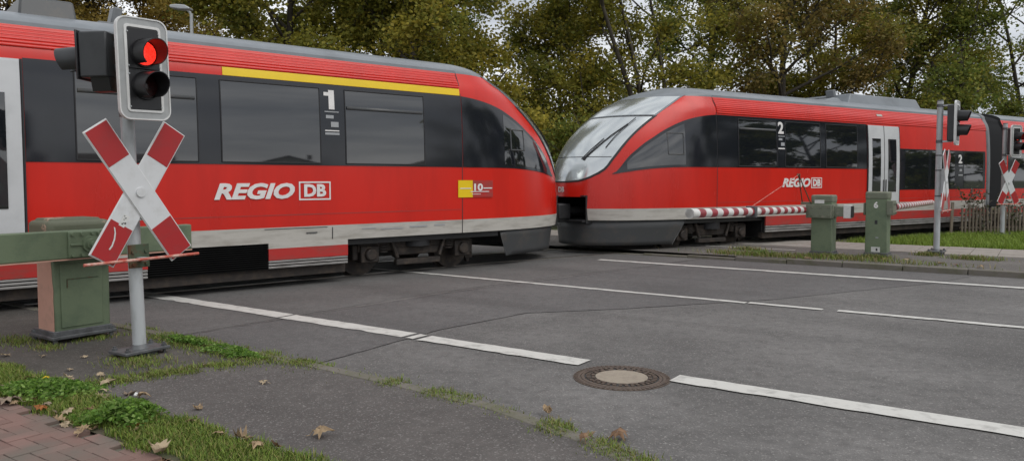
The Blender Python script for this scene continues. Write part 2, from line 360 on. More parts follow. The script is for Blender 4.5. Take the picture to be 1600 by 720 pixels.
for i in range(24):
    a0 = -10 + i*1.0; top = 0.10 if a0 > -5 else 0.10 - 0.02*min(4.5, (-5-a0)+1)
    p = [(a0+.006,15.045),(a0+.994,15.045),(a0+.994,15.17),(a0+.006,15.17)]
    v = [R(x, y, -0.1) for x, y in p] + [R(x, y, max(top, .012) + random.uniform(-.004,.004)) for x, y in p]
    obj('kerb_stone', v, [(3,2,1,0),(4,5,6,7),(0,1,5,4),(1,2,6,5),(2,3,7,6),(3,0,4,7)], 'kerb', e, bev=0.014)

# far slabs
for i in range(24):
    for j in range(4):
        if i == 0 and j == 0: sl0 = None
        a0, b0 = -6.2 + i*0.5, 18.02 + j*0.5
        if sl0 is None:
            sl0 = MB().box((0,0,0), (0.488, 0.488, 0.05)).build('paving_slab', 'slab', bev=0.006); o = sl0
        else:
            o = sl0.copy(); C.objects.link(o)
        x, y, _ = R(a0+.25, b0+.25); o.location = (x, y, 0.064 + random.uniform(-.004, .004)); o.rotation_euler = (random.uniform(-.006,.006), random.uniform(-.006,.006), ROAD_RZ)
        o.parent = fbed

# brick pavers, herringbone
pv = None
def paver(a, b, rot):
    global pv
    if not (-7.4 < a < -3.3 and 1.25 < b < 2.40): return
    if pv is None:
        pv = MB().box((0,0,0), (0.1965, 0.0965, 0.05)).build('paver', 'paver', bev=0.003, bseg=1); o = pv
    else:
        o = pv.copy(); C.objects.link(o)
    x, y, _ = R(a, b); o.location = (x, y, 0.012 + random.uniform(-.0025, .0025)); o.rotation_euler = (random.uniform(-.012,.012), random.uniform(-.012,.012), ROAD_RZ + rot)
    o.parent = brickbed
for x in range(0, 45):
    for y in range(0, 14):
        if (x-y) % 4 == 0: paver(-7.5 + .1*(x+1), 1.22 + .1*(y+.5), 0.0)
        elif (x-y) % 4 == 3: paver(-7.5 + .1*(x+.5), 1.22 + .1*(y+1), math.pi/2)

# road paint: children of the road
def line(a0, a1, b0, b1, z=0.010, ragged=True):
    n = max(2, int((a1-a0)/0.12)); up, dn = [], []
    for i in range(n+1):
        a = a0 + (a1-a0)*i/n
        j1, j2 = (random.uniform(-.009, .009), random.uniform(-.012, .009)) if ragged else (0, 0)
        if ragged and random.random() < .05: j2 += 0.03
        up.append((a, b1 + j1)); dn.append((a, b0 + j2))
    v = [R(a, b, z) for a, b in dn] + [R(a, b, z) for a, b in up]; m_ = n+1
    f = [(i, i+1, m_+i+1, m_+i) for i in range(n)]
    return obj('road_marking', v, f, 'paint', road, smooth=False)
line(-10.6, -7.32, 5.78, 6.02); line(-7.28, -5.36, 5.77, 6.01); line(-5.30, -5.20, 5.77, 6.0); line(-5.14, -3.28, 5.76, 5.99); line(-2.42, 3.2, 5.72, 5.95); line(4.1, 9.5, 5.70, 5.93)
line(-20, -3.15, 9.90, 10.02); line(-3.12, -2.2, 9.92, 10.04); line(-2.03, 14, 9.94, 10.07)
line(-20, -12.4, 13.62, 13.78); line(-7.3, 14, 13.56, 13.74)
for (a0, a1, b0) in ((-6.9, -4.35, 17.02), (-7.2, -4.3, 18.30)):
    v = [R(a0, b0, .094), R(a1, b0, .094), R(a1, b0+.09, .094), R(a0, b0+.09, .094)]
    obj('path_marking', v, [(0,1,2,3)], 'paint', fpave, smooth=False)

M['tar'] = mat('tar_seam', (0.060, 0.058, 0.057), 0.6, var=0.4, vscale=20)
def seam(name, pts, w, z, wig=.02, parent=None):
    P = []
    for (a0, b0), (a1, b1) in zip(pts[:-1], pts[1:]):
        k = max(2, int(math.hypot(a1-a0, b1-b0)/.12))
        P += [(a0+(a1-a0)*i/k+random.gauss(0, wig), b0+(b1-b0)*i/k+random.gauss(0, wig)) for i in range(k)]
    P.append(pts[-1]); V, F = [], []
    for i, (a, b) in enumerate(P):
        q, p = P[min(i+1, len(P)-1)], P[max(i-1, 0)]; t = Vector((q[0]-p[0], q[1]-p[1])).normalized(); ww = w*random.uniform(.35, 1.2)/2
        V += [R(a-t.y*ww, b+t.x*ww, z), R(a+t.y*ww, b-t.x*ww, z)]
    F = [(2*i+1, 2*i+3, 2*i+2, 2*i) for i in range(len(P)-1)]
    return obj(name, V, F, 'tar', parent or road, smooth=False)
seam('tar_seam', [(-7.3,4.5),(-7.15,6.2),(-6.95,8.4),(-6.3,11.5),(-5.9,13.4),(-5.7,15.0)], .022, .0065, .004)
seam('tar_seam', [(-5.2,4.5),(-5.3,6.3),(-5.1,7.7),(-4.3,8.6),(-2.95,10.45)], .009, .0065, .004)
seam('crack', [(-3.0,10.12),(-1.0,10.2),(1.5,10.12),(4.5,10.2)], .010, .003, .02)
seam('crack', [(1.2,11.8),(2.4,12.0),(3.0,12.6),(4.8,12.9)], .008, .003, .03)
# ---------------------------------------------------------------- track
HL = Vector((-0.759, -0.651, 0)); HR = Vector((0.845, 0.534, 0))          # headings of the two units, nose to tail
OL = Vector((0.682, 16.761, 0)); OR_ = Vector((1.066, 16.850, 0))         # nose tips
def perp(h): return Vector((-h.y, h.x, 0))
tl = [OL + HL*s for s in (70, 45, 25, 18, 12, 6, 2)]; tr = [OR_ + HR*s for s in (2, 6, 12, 18, 25, 45, 90)]
CL = tl + tr
tb = empty('railway_track'); tb['kind'] = 'structure'
def ribbon(pts, off0, off1, z0, z1=None):
    P = []
    for i, p in enumerate(pts):
        t = (pts[min(i+1, len(pts)-1)] - pts[max(i-1, 0)]).normalized(); nn = Vector((-t.y, t.x, 0))
        P.append((p + nn*off0, p + nn*off1))
    return P
for sd in (-1, 1):
    b = MB(); Pp = ribbon(CL, sd*0.7175, sd*0.7875, 0)
    v = []; 
    for p, q in Pp: v += [(p.x,p.y,-.10),(q.x,q.y,-.10),(q.x,q.y,.012),(p.x,p.y,.012)]
    f = []
    for i in range(len(Pp)-1):
        k = i*4
        for j in range(4): f.append((k+j, k+4+j, k+4+(j+1) % 4, k+(j+1) % 4))
    obj('rail', v, f, 'rail', tb, smooth=False)
    b = MB(); Pp = ribbon(CL, sd*0.655, sd*0.715, 0); v, f = [], []
    for p, q in Pp: v += [(p.x,p.y,.008),(q.x,q.y,.008)]
    for i in range(len(Pp)-1): f.append((2*i, 2*i+2, 2*i+3, 2*i+1))
    obj('flange_groove', v, f, 'rubber', tb, smooth=False)
# ballast outside the crossing: a lumpy bed
def ballast(pts, name):
    V, F = [], []; L = 0; n = 60; m_ = 15
    d = [0]
    for p, q in zip(pts[:-1], pts[1:]): d.append(d[-1]+(q-p).length)
    for i in range(n+1):
        s = d[-1]*i/n; k = max(j for j in range(len(d)) if d[j] <= s+1e-9); k = min(k, len(pts)-2)
        p = pts[k].lerp(pts[k+1], (s-d[k])/(d[k+1]-d[k])); t = (pts[k+1]-pts[k]).normalized(); nn = Vector((-t.y, t.x, 0))
        for j in range(m_):
            o_ = -2.3 + 4.6*j/(m_-1); q = p + nn*o_
            V.append((q.x, q.y, (-0.02 if abs(o_) < 1.7 else -.09) + random.uniform(-.02, .02)))
    for i in range(n):
        for j in range(m_-1): F.append((i*m_+j, (i+1)*m_+j, (i+1)*m_+j+1, i*m_+j+1))
    o = obj(name, V, F, 'ballast', tb); return o
ballast([OR_ + HR*s for s in (5.0, 8, 14, 20, 30, 60)], 'ballast_bed')
ballast([OL + HL*s for s in (15.0, 20, 30, 60)], 'ballast_bed')

# ---------------------------------------------------------------- trains
SE = 3.3; PW = 2.35
_z0 = np.array([0.15, .62, .95, 1.2, 1.5, 1.8, 2.1, 2.4, 2.7, 3.0, 3.25, 3.45, 3.60, 3.70, 3.78])
_s0 = np.array([.42, .07, 0, .01, .04, .09, .20, .40, .71, 1.11, 1.52, 1.95, 2.33, 2.64, 3.0])
_w0 = np.array([1.36, 1.45, 1.463, 1.463, 1.463, 1.463, 1.460, 1.45, 1.435, 1.412, 1.37, 1.28, 1.08, .78, 0.0])
def catmull(x, X, Y):
    x = min(max(x, X[0]), X[-1]); i = int(min(max(np.searchsorted(X, x) - 1, 0), len(X)-2))
    h = X[i+1]-X[i]; t = (x-X[i])/h
    def sl(k):
        if k <= 0: return (Y[1]-Y[0])/(X[1]-X[0])
        if k >= len(X)-1: return (Y[-1]-Y[-2])/(X[-1]-X[-2])
        return (Y[k+1]-Y[k-1])/(X[k+1]-X[k-1])
    m0, m1 = sl(i)*h, sl(i+1)*h
    return (2*t**3-3*t**2+1)*Y[i]+(t**3-2*t**2+t)*m0+(-2*t**3+3*t**2)*Y[i+1]+(t**3-t**2)*m1
def s0z(z): return catmull(z, _z0, _s0)
WR = 1.27; ZR = 3.48; ZT = 3.78
def wz(z):
    if z <= ZR: return min(1.463, catmull(z, _z0[:12], np.r_[_w0[:11], 1.26]))
    t = min(1, (z-ZR)/(ZT-ZR)); return WR*(1-t**2.1)**(1/1.9)
def front(fr, z):           # point on the nose: fr = share of the half width
    w = wz(z); L = SE - s0z(z); fr_ = min(abs(fr), 1)
    return Vector((SE - L*(1-fr_**PW)**(1/PW), fr*w, z))
def side(s, z, sg):         # point on the flank at distance s from the nose tip
    w = wz(z)
    if s < SE:
        L = SE - s0z(z); q = min(1, max(0, (SE-s)/L)); w = w*(1-q**PW)**(1/PW)
    return Vector((s, sg*w, z))
def off_pt(fn, u, v, d):
    e = 2e-3; a = fn(u+e, v)-fn(u-e, v); b = fn(u, v+e)-fn(u, v-e); n = a.cross(b)
    p = fn(u, v)
    if n.length < 1e-12: return p
    n.normalize()
    c = p - Vector((SE+1, 0, 1.8)); c.x = min(c.x, 0)
    if n.dot(c) < 0: n = -n
    return p + n*d
def patch_obj(name, m, parent, fn, us, lo, hi, nv, d, thick=0.012, **kw):
    """a panel that lies on the body surface: columns us, each from lo(u) to hi(u)"""
    V, F = [], []
    for u in us:
        a, b = lo(u), hi(u)
        for j in range(nv+1): V.append(off_pt(fn, u, a+(b-a)*j/nv, d))
    for i in range(len(us)-1):
        for j in range(nv):
            k = i*(nv+1)+j; q = (k, k+nv+1, k+nv+2, k+1)
            F.append(q)
    # consistent outward orientation
    o_ = Vector((SE+1, 0, 1.8)); i = len(F)//2; q = F[i]; n = (V[q[1]]-V[q[0]]).cross(V[q[2]]-V[q[0]]); c = V[q[0]]-o_; c.x = min(c.x, 0)
    if n.dot(c) < 0: F = [x[::-1] for x in F]
    # rim: own vertices, so the face keeps its flat sheen
    nu = len(us)-1; idx = [i*(nv+1) for i in range(nu+1)] + [nu*(nv+1)+j for j in range(1, nv+1)] + [i*(nv+1)+nv for i in range(nu-1, -1, -1)] + [j for j in range(nv-1, 0, -1)]
    cen = sum((V[i] for i in idx), Vector((0, 0, 0)))/len(idx)
    inner = []
    for i in idx:
        u, k = us[i//(nv+1)], i % (nv+1); a, b = lo(u), hi(u); inner.append(off_pt(fn, u, a+(b-a)*k/nv, d-thick))
    n0, m_ = len(V), len(idx); V = V + [V[i].copy() for i in idx] + inner
    F = F + [(n0+i, n0+(i+1) % m_, n0+m_+(i+1) % m_, n0+m_+i) for i in range(m_)]
    return obj(name, V, F, m, parent, **kw)
def lin(a, b, n): return [a+(b-a)*i/n for i in range(n+1)]
def interp(pts):
    X = [p[0] for p in pts]; Y = [p[1] for p in pts]
    return lambda x: float(np.interp(x, X, Y))
def smooth_interp(pts):
    X = np.array([p[0] for p in pts]); Y = np.array([p[1] for p in pts])
    return lambda x: catmull(x, X, Y)

def train(name, label, origin, head, sg, P):
    root = empty(name, origin, math.atan2(head.y, head.x)); tag(root, label, 'train', 'coupled red railcars')
    zw0, zw1, zwa = P['zw0'], P['zw1'], P['waist']
    zhole = 1.24
    zs = sorted(set([zw0, zw1, zhole, 1.3, 1.5, 1.7, zwa, 2.05, 2.25, 2.45, 2.65, 2.85, 3.07, 3.18, 3.28, 3.38, ZR]))
    zt = [ZR + (ZT-ZR)*math.sin(math.pi/2*i/10) for i in range(1, 11)]
    fc = 0.43                                             # half width of the coupler opening, share of the half width
    fr = sorted(set([-1, -.995, -.98, -.95, -.91, -.86, -.8, -.72, -.62, -.5, -fc, -.24, -.12, 0, .12, .24, fc, .5, .62, .72, .8, .86, .91, .95, .98, .995, 1]))
    def nose(name_, m, zlist, hole=False):
        V, F = [], []; n = len(fr)
        for z in zlist:
            for q in fr: V.append(front(q, z))
        for i in range(len(zlist)-1):
            for j in range(n-1):
                if hole and zlist[i+1] <= zhole+1e-6 and fr[j] >= -fc-1e-6 and fr[j+1] <= fc+1e-6: continue
                F.append((i*n+j, (i+1)*n+j, (i+1)*n+j+1, i*n+j+1))
        return obj(name_, V, F, m, root, ang=60)
    def tubepart(name_, m, sec, s0, s1, parent=root):
        V, F = [], []; n = len(sec); ss = lin(s0, s1, max(1, int((s1-s0)/3)))
        for s in ss:
            for (y, z) in sec: V.append((s, y, z))
        for i in range(len(ss)-1):
            for j in range(n-1): F.append((i*n+j, i*n+j+1, (i+1)*n+j+1, (i+1)*n+j))
        return obj(name_, V, F, m, parent, ang=30)
    nose('nose_shell', 'red', [z for z in zs if z >= zw1-1e-6] , True)
    nose('white_stripe', 'stripe', [zw0, zw1], True)
    nose('roof', 'roofgrey', [ZR] + zt)
    cars = [(SE, P['len'])] + ([(P['len']+1.1, P['len']+15)] if P.get('car2') else [])
    zsf = [z for z in zs if z >= zw1-1e-6]
    for k, (a, b) in enumerate(cars):
        for sd in (-1, 1):
            tubepart('body_shell', 'red', [(sd*wz(z), z) for z in (zsf if sd < 0 else zsf[::-1])], a, b)
            tubepart('white_stripe', 'stripe', [(sd*wz(z), z) for z in ([zw0, zw1] if sd < 0 else [zw1, zw0])], a, b)
        zz = [ZR]+zt
        tubepart('roof', 'roofgrey', [(-wz(z), z) for z in zz] + [(wz(z), z) for z in zz[::-1][1:]], a, b)
        # ends
        zz = zs + zt
        pl = [(-wz(z), z) for z in zz] + [(wz(z), z) for z in zz[::-1][1:]]
        b_ = MB()
        for s in ([b] if k == 0 else [a, b]): MB().add([(s, y, z) for y, z in pl], [tuple(range(len(pl)))]).build('end_wall', 'black', root)
        # body joint line
        for sd in (sg,):
            b_ = MB()
            zz2 = lin(zw0, ZR, 14)
            if k == 0:
                V = [];
                for z in zz2: V += [(a-.006, sd*(wz(z)+.0025), z), (a+.010, sd*(wz(z)+.0025), z)]
                obj('body_joint', V, [(2*i, 2*i+1, 2*i+3, 2*i+2) for i in range(len(zz2)-1)], 'rubber', root)
            # crease along the flank
            V = []
            obj('flank_seam', [(a+.02, sd*(1.463+.003), 1.085), (b-.02, sd*(1.463+.003), 1.085), (b-.02, sd*(1.463+.003), 1.098), (a+.02, sd*(1.463+.003), 1.098)], [(0,1,2,3)], 'red_low', root)
    # floor and underframe
    MB().box((P['len']/2+1.3, 0, zw0-.05), (P['len']-2.2, 2.7, 0.1)).build('floor_pan', 'black', root)
    MB().box((P['len']/2+1.6, 0, 0.44), (P['len']-3.4, 1.0, 0.36)).build('underframe', 'black', root)
    MB().box(((P['bogies'][0]+1.65+P['len']-1.2)/2, 0, 0.42), (P['len']-P['bogies'][0]-2.85, 2.5, 0.42)).build('underframe_filler', 'black', root, bev=.03)  # black box added beside the underframe to keep the gap below dark
    # ---- nose: recess, coupler, windscreen
    b = MB(); x1 = 1.3
    hw = fc*1.463+.01
    b.box((x1, 0, .97), (.04, 2*hw, .56)); b.box((.75, hw, .97), (1.1, .03, .6)); b.box((.75, -hw, .97), (1.1, .03, .6)); b.box((.8, 0, zhole+.02), (1.3, 2*hw, .03)); b.box((.8, 0, zw0-.02), (1.4, 2*hw, .03))
    b.build('coupler_recess', 'black', root)
    cp = MB().cyl((1.2, 0, .92), (.1, 0, .92), .085, .085, 14).box((-.02, 0, .92), (.34, .36, .34)).build('coupler', 'black', root, bev=.03)
    MB().cyl((-.06, .08, .98), (-.26, .08, .98), .075, .04, 12).cyl((0, -.1, .84), (-.21, -.1, .84), .04, .04, 10).build('coupler_cone', 'wheel', cp)
    # windscreen: lower edge rounded, sides sweep up along the pillars
    hwz = smooth_interp([(1.575, .10), (1.585, .22), (1.61, .33), (1.69, .46), (1.84, .575), (2.05, .625), (2.27, .66), (2.67, .71), (2.98, .76), (3.25, .815), (3.50, .87)])
    fz = lambda z, f: front(f, z)
    scr = patch_obj('windscreen', 'screen', root, fz, [1.575, 1.58, 1.59, 1.61, 1.645, 1.69, 1.76, 1.84] + lin(1.92, 2.975, 13), lambda z: -hwz(z), lambda z: hwz(z), 30, .012)
    patch_obj('windscreen_seal', 'rubber', root, fz, [1.545, 1.55, 1.56, 1.58, 1.615, 1.66, 1.74, 1.83] + lin(1.92, 3.01, 13), lambda z: -hwz(max(1.575, z+.03))-.018, lambda z: hwz(max(1.575, z+.03))+.018, 30, .006)
    patch_obj('display_glass', 'screen', root, fz, lin(3.02, 3.46, 8), lambda z: -hwz(z)+.004, lambda z: hwz(z)-.004, 30, .012)
    patch_obj('display_seal', 'roofgrey', root, fz, lin(3.005, 3.50, 8), lambda z: -hwz(z)-.014, lambda z: hwz(z)+.014, 30, .006)
    # wiper
    pts = [off_pt(front, u*sg, z, .035) for u, z in ((.34, 2.05), (.44, 2.30), (.52, 2.55), (.60, 2.80))]
    wp = MB().tube(pts, .012, 6)
    pts = [off_pt(front, u*sg, z, .040) for u, z in ((.535, 2.28), (.565, 2.52), (.60, 2.76), (.625, 2.93))]
    wp.tube(pts, .009, 5)
    pts = [off_pt(front, u*sg, z, .035) for u, z in ((.30, 2.04), (.38, 2.24), (.46, 2.48))]
    wp.tube(pts, .010, 5); wp.cyl(off_pt(front, .33*sg, 2.05, .0), off_pt(front, .33*sg, 2.05, .05), .035, .03, 12)
    wp.build('wiper', 'rubber', root)
    patch_obj('screen_seam', 'rubber', scr, fz, [2.085, 2.10], lambda z: -hwz(z)+.01, lambda z: hwz(z)-.01, 30, .0135, thick=.003)
    # front emblem
    v, f = text_geo('DB', .16, 0, .004); b = MB()
    for x_, y_, z_ in v: pass
    c = off_pt(front, 0.0, 1.40, .012)
    b.add([(c.x - z_ - .0 + .0, c.y + (-1)*(x_-.11), c.z + y_ - .06) for x_, y_, z_ in v], [q[::-1] for q in f])
    b.build('front_emblem', 'letter', root)
    # cab side window and black band
    dw = zwa-1.86
    lo = smooth_interp([(.66, 1.70+dw), (1.31, 1.80+dw), (1.9, 1.845+dw), (2.4, 1.857+dw), (SE, zwa)])
    hi = smooth_interp([(.66, 1.71+dw), (.75, 1.78+dw*.5), (.97, 2.07), (1.1, 2.19), (1.37, 2.40), (1.57, 2.52), (1.8, 2.66), (2.07, 2.79), (2.35, 2.90), (2.65, 2.98), (3.0, 3.04), (SE, 3.07)])
    for sd in (-1, 1):
        patch_obj('cab_window', 'band', root, lambda s, z, sd=sd: side(s, z, sd), lin(.66, SE-.012, 34), lo, hi, 12, .008)
    fn = lambda s, z: side(s, z, sg)
    c0, c1 = P['cabpane']
    pane = patch_obj('cab_glass', 'glass', root, fn, lin(c0, c1, 10), lambda s: lo(s)+.05, lambda s: hi(s)-.07, 8, .012)
    fr_ = MB()
    q0, q1 = P['cabvent']
    def loop(s0, s1, z0, z1, d): return [off_pt(fn, s, z, d) for s, z in ((s0, z0), (s1, z0), (s1, z1), (s0, z1), (s0, z0))]
    MB().tube(loop(q0, q1, 2.16, min(2.62, hi(q0)-.09), .014), .014, 5).build('vent_frame', 'skirt', pane)
    # yellow first class stripe, corrugated band
    end1 = cars[0][1]
    def corr(a, b, zb, nrib):
        V, F = [], []; m_ = nrib*6
        zz = lin(zb, ZR-.012, m_)
        for s in lin(a, b, 3):
            for i, z in enumerate(zz): V.append((s, sg*(wz(z)+.006+.011*abs(math.sin(math.pi*i/6))**.6), z))
        for i in range(3):
            for j in range(m_): F.append((i*(m_+1)+j, i*(m_+1)+j+1, (i+1)*(m_+1)+j+1, (i+1)*(m_+1)+j) if sg < 0 else (i*(m_+1)+j, (i+1)*(m_+1)+j, (i+1)*(m_+1)+j+1, i*(m_+1)+j+1))
        obj('corrugated_band', V, F, 'red', root, ang=80)
    ylo, yhi = 3.075, 3.19
    corr(SE+.02, end1-.05, P.get('corrz', 3.09), P.get('nrib', 7))
    if len(cars) > 1: corr(cars[1][0]+.1, cars[1][1], 3.0, 8)
    if P.get('yellow'): patch_obj('first_class_stripe', 'yellow', root, fn, lin(SE+.02, P['yellow'], 2), lambda s: ylo, lambda s: yhi, 2, .010)
    # black band up to the door, then panes
    d0, d1 = P['door']
    patch_obj('window_band', 'band', root, fn, lin(SE+.012, d0-.02, 2), lambda s: zwa, lambda s: 3.07, 10, .008)
    for (a, b, vent) in P['win']:
        w = patch_obj('window', 'glass', root, fn, lin(a, b, 2), lambda s: zwa+.03, lambda s: 3.0 - (.0 if not vent else .0), 10, .013)
        fr1 = MB()
        for s in (a, b):
            fr1.tube([off_pt(fn, s, z, .012) for z in lin(zwa+.03, 3.0, 4)], .011, 5)
        fr1.tube([off_pt(fn, s, zwa+.03, .012) for s in (a, b)], .011, 5); fr1.tube([off_pt(fn, s, 3.0, .012) for s in (a, b)], .011, 5)
        fr1.build('window_frame', 'rubber', w)
        if vent:
            zv = P['ventz']
            MB().add([off_pt(fn, s, z, .021) for s, z in ((a+.03, zv-.05), (b-.03, zv-.05), (b-.03, zv), (a+.03, zv))], [(0,1,2,3)]).build('vent_bar', 'skirt', w, solid=.01)
    # lower windows beyond the door
    if P.get('lowband'):
        z0, z1 = P['lowz']
        for (a, b) in P['lowband']:
            patch_obj('window_band', 'band', root, fn, lin(a, b, 2), lambda s: z0, lambda s: z1, 8, .008)
        for (a, b) in P['lowwin']:
            patch_obj('window', 'glass', root, fn, lin(a, b, 2), lambda s: z0+.03, lambda s: z1-.04, 8, .013)
    # door
    dz0, dz1 = P['doorz']; dm = (d0+d1)/2
    dr = patch_obj('door', 'doorwhite', root, fn, lin(d0, d1, 2), lambda s: dz0, lambda s: dz1, 12, .018, thick=.03)
    for (a, b) in ((d0+.02, dm-.015), (dm+.015, d1-.02)):
        lf = patch_obj('door_leaf', 'doorwhite', dr, fn, lin(a, b, 2), lambda s: dz0+.02, lambda s: dz1-.03, 12, .032, thick=.02)
        c_ = (a+b)/2; hw_ = (b-a)*.27
    for (a, b) in ((d0+.02, dm-.015), (dm+.015, d1-.02)):
        c_ = (a+b)/2; hw_ = (b-a)*.27
        patch_obj('door_window', 'glass', dr, fn, lin(c_-hw_, c_+hw_, 2), lambda s: dz0+P['dwz'][0], lambda s: dz0+P['dwz'][1], 10, .040, thick=.012)
        xx = dm + (.05 if c_ > dm else -.05)
        MB().tube([off_pt(fn, xx, z, .055) for z in lin(dz0+.35, dz0+.75, 3)], .013, 6).build('door_handle', 'rubber', dr)
    MB().add([off_pt(fn, s, z, .033) for z in lin(dz0, dz1, 8) for s in (dm-.013, dm+.013)], [(2*i, 2*i+1, 2*i+3, 2*i+2) for i in range(8)]).build('door_seal', 'rubber', dr)
    for s in (d0, d1): MB().tube([off_pt(fn, s, z, .020) for z in lin(dz0, dz1, 8)], .016, 5).build('door_edge', 'rubber', dr)
    # lettering on the flank
    tx = -sg                                        # reading direction along the body axis
    def letter(name_, body, s_left, z, size, wid=None, shear=0, bold=0.0, m='letter', lift=.006, par=root):
        v, f = text_geo(body, size, shear, bold)
        if wid:
            x0_, x1_ = min(p[0] for p in v), max(p[0] for p in v); k = wid/(x1_-x0_); v = [((p[0]-x0_)*k, p[1], p[2]) for p in v]
        V = [(s_left + tx*p[0], sg*(wz(z+p[1])+lift+p[2]+.004), z+p[1]) for p in v]
        # the map keeps right-handedness only when reading direction and outward side agree
        b = MB().add(V, f if True else f); return b.build(name_, m, par, smooth=False)
    for (nm, body, s_l, z, size, wid, sh, bo) in P['text']: letter(nm, body, s_l, z, size, wid, sh, bo)
    def frame_rect(name_, s_l, wid, z0, z1, r=.03, m='letter'):
        b = MB(); s_r = s_l + tx*wid
        cor = [(s_l, z0), (s_r, z0), (s_r, z1), (s_l, z1)]
        o_, i_ = [], []
        dx = tx*r
        O = [(s_l, z0), (s_r, z0), (s_r, z1), (s_l, z1)]; I = [(s_l+dx, z0+r), (s_r-dx, z0+r), (s_r-dx, z1-r), (s_l+dx, z1-r)]
        V = [(s, sg*(wz(z)+.007), z) for s, z in O+I]
        b.add(V, [(i, (i+1) % 4, 4+(i+1) % 4, 4+i) for i in range(4)]); return b.build(name_, m, root, smooth=False, solid=.004)
    for (s_l, wid, z0, z1, r) in P['frames']: frame_rect('emblem_frame', s_l, wid, z0, z1, r)
    for (nm, m, s_l, wid, z0, z1, lift) in P['plates']:
        b = MB(); s_r = s_l+tx*wid
        nz = 3
        V = [(s, sg*(wz(z)+lift), z) for z in lin(z0, z1, nz) for s in (s_l, s_r)]
        b.add(V, [(2*i, 2*i+1, 2*i+3, 2*i+2) for i in range(nz)]).build(nm, m, root, smooth=False, solid=.003)
    # skirts
    for (a, b, kind_) in P['skirts']:
        zr = P['zred']; zg = P['zgrey']
        if kind_ == 'panel':
            for (nm, m, z1_, z0_) in (('lower_white_panel', 'stripe', zw0, P['zwl']), ('lower_red_panel', 'red_low', P['zwl'], zr)):
                if z1_-z0_ > .01: MB().box(((a+b)/2, sg*1.445, (z0_+z1_)/2), (b-a, .03, z1_-z0_)).build(nm, m, root)
        else:
            bk = MB().box(((a+b)/2, sg*1.41, (zw0+zg)/2), (b-a, .03, zw0-zg)).build('grille', 'grille', root)
            n_ = 12
            for i in range(n_):
                z = zw0 - (i+.5)*(zw0-zg-.02)/n_
                MB().box(((a+b)/2, sg*1.44, z), (b-a-.02, .03, .009), Euler((.5*sg, 0, 0)).to_matrix()).build('grille_slat', 'grille', bk)
        if kind_ == 'panel':
            for i in range(3):
                h = (zr-zg)/3; z = zr-(i+.5)*h
                MB().box(((a+b)/2, sg*(1.44), z), (b-a, .035, h*.72)).build('sill_rib', 'sill', root, bev=.008)
        MB().box(((a+b)/2, sg*1.40, (zw0+zg)/2), (b-a-.01, .02, zw0-zg-.01)).build('skirt_back', 'black', root)
        MB().box(((a+b)/2, sg*1.30, zg-.07), (b-a, .12, .14)).build('under_beam', 'bogie', root)
    # nose skirt: a deep dark valance under the nose
    V, F = [], []; zz = [zw0+.0, .55, .4, .28, .19]; us = lin(-1, 1, 40)
    s_end = P['skirt_end']
    for z in zz:
        ins = .03 + (zw0-z)*.22; k = (zw0-z)/(zw0-.19)
        se = s_end - .28*k if True else s_end
        for u in us:
            au = abs(u)
            # plan: half superellipse from side rear end round the tip
            ph = (1-au)*math.pi/2                       # 0 at the rear end, 90 deg at the tip
            L = SE - .08 - ins*.4; w = 1.44-ins
            smax = math.acos(min(1, 0))                 # full quarter
            q = math.sin(ph)**(2/PW); y = w*(1-min(1, q)**PW)**(1/PW)
            s = SE - (SE-se)*(0) - L*q
            if s > se: s = se; y = w*(1-((SE-se)/L)**PW)**(1/PW)
            V.append((s + ins*.0 + .03, math.copysign(y, u), z))
    n = len(us)
    for i in range(len(zz)-1):
        for j in range(n-1): F.append((i*n+j, i*n+j+1, (i+1)*n+j+1, (i+1)*n+j))
    obj('nose_skirt', V, F, 'skirt', root, ang=60, solid=.02)
    # bogie
    for bs in P['bogies']:
        bg = MB()
        for sd in (-1, 1):
            bg.box((bs, sd*1.08, .50), (2.3, .14, .16)); bg.box((bs, sd*1.08, .40), (.9, .16, .14))
            for k in (-1, 1):
                bg.box((bs+k*1.18, sd*1.02, .42), (.10, .20, .26))
        bg.box((bs, 0, .5), (.5, 2.1, .16)).cyl((bs, -.9, .62), (bs, .9, .62), .2, .2, 12)
        bgo = bg.build('bogie', 'bogie', root, bev=.02)
        for k in (-1, 1):
            ax = bs+k*.95
            MB().cyl((ax, -.95, .38), (ax, .95, .38), .08, .08, 10).build('axle', 'wheel', bgo)
            for sd in (-1, 1):
                y = sd*.75
                MB().cyl((ax, y-.065, .385), (ax, y+.065, .385), .38, .38, 28).cyl((ax, y-sd*.09, .385), (ax, y-sd*.06, .385), .41, .41, 28).cyl((ax, y+sd*.06, .385), (ax, y+sd*.085, .385), .17, .14, 16).build('wheel', 'wheel', bgo)
            MB().box((ax, sg*1.1, .385), (.34, .2, .28)).cyl((ax, sg*1.18, .385), (ax, sg*1.26, .385), .11, .10, 14).build('axle_box', 'wheel', bgo, bev=.02)
            sp = MB()
            for i in range(5): sp.cyl((ax-k*.28, sg*1.12, .40+i*.045), (ax-k*.28, sg*1.12, .425+i*.045), .085, .085, 12)
            sp.build('coil_spring', 'bogie', bgo)
            MB().cyl((ax-k*.52, sg*1.2, .30), (ax-k*.40, sg*1.2, .62), .035, .035, 8).build('damper', 'wheel', bgo)
            MB().box((ax+k*.42, sg*.76, .3), (.16, .12, .3)).box((ax+k*.42, sg*.76, .14), (.07, .08, .12)).build('rail_guard', 'bogie', bgo)
        MB().cyl((bs, sg*1.10, .48), (bs, sg*1.10, .72), .24, .24, 18).build('air_spring', 'rubber', bgo)
        MB().box((bs, sg*1.16, .22), (.9, .10, .10)).build('track_brake', 'bogie', bgo, bev=.015)
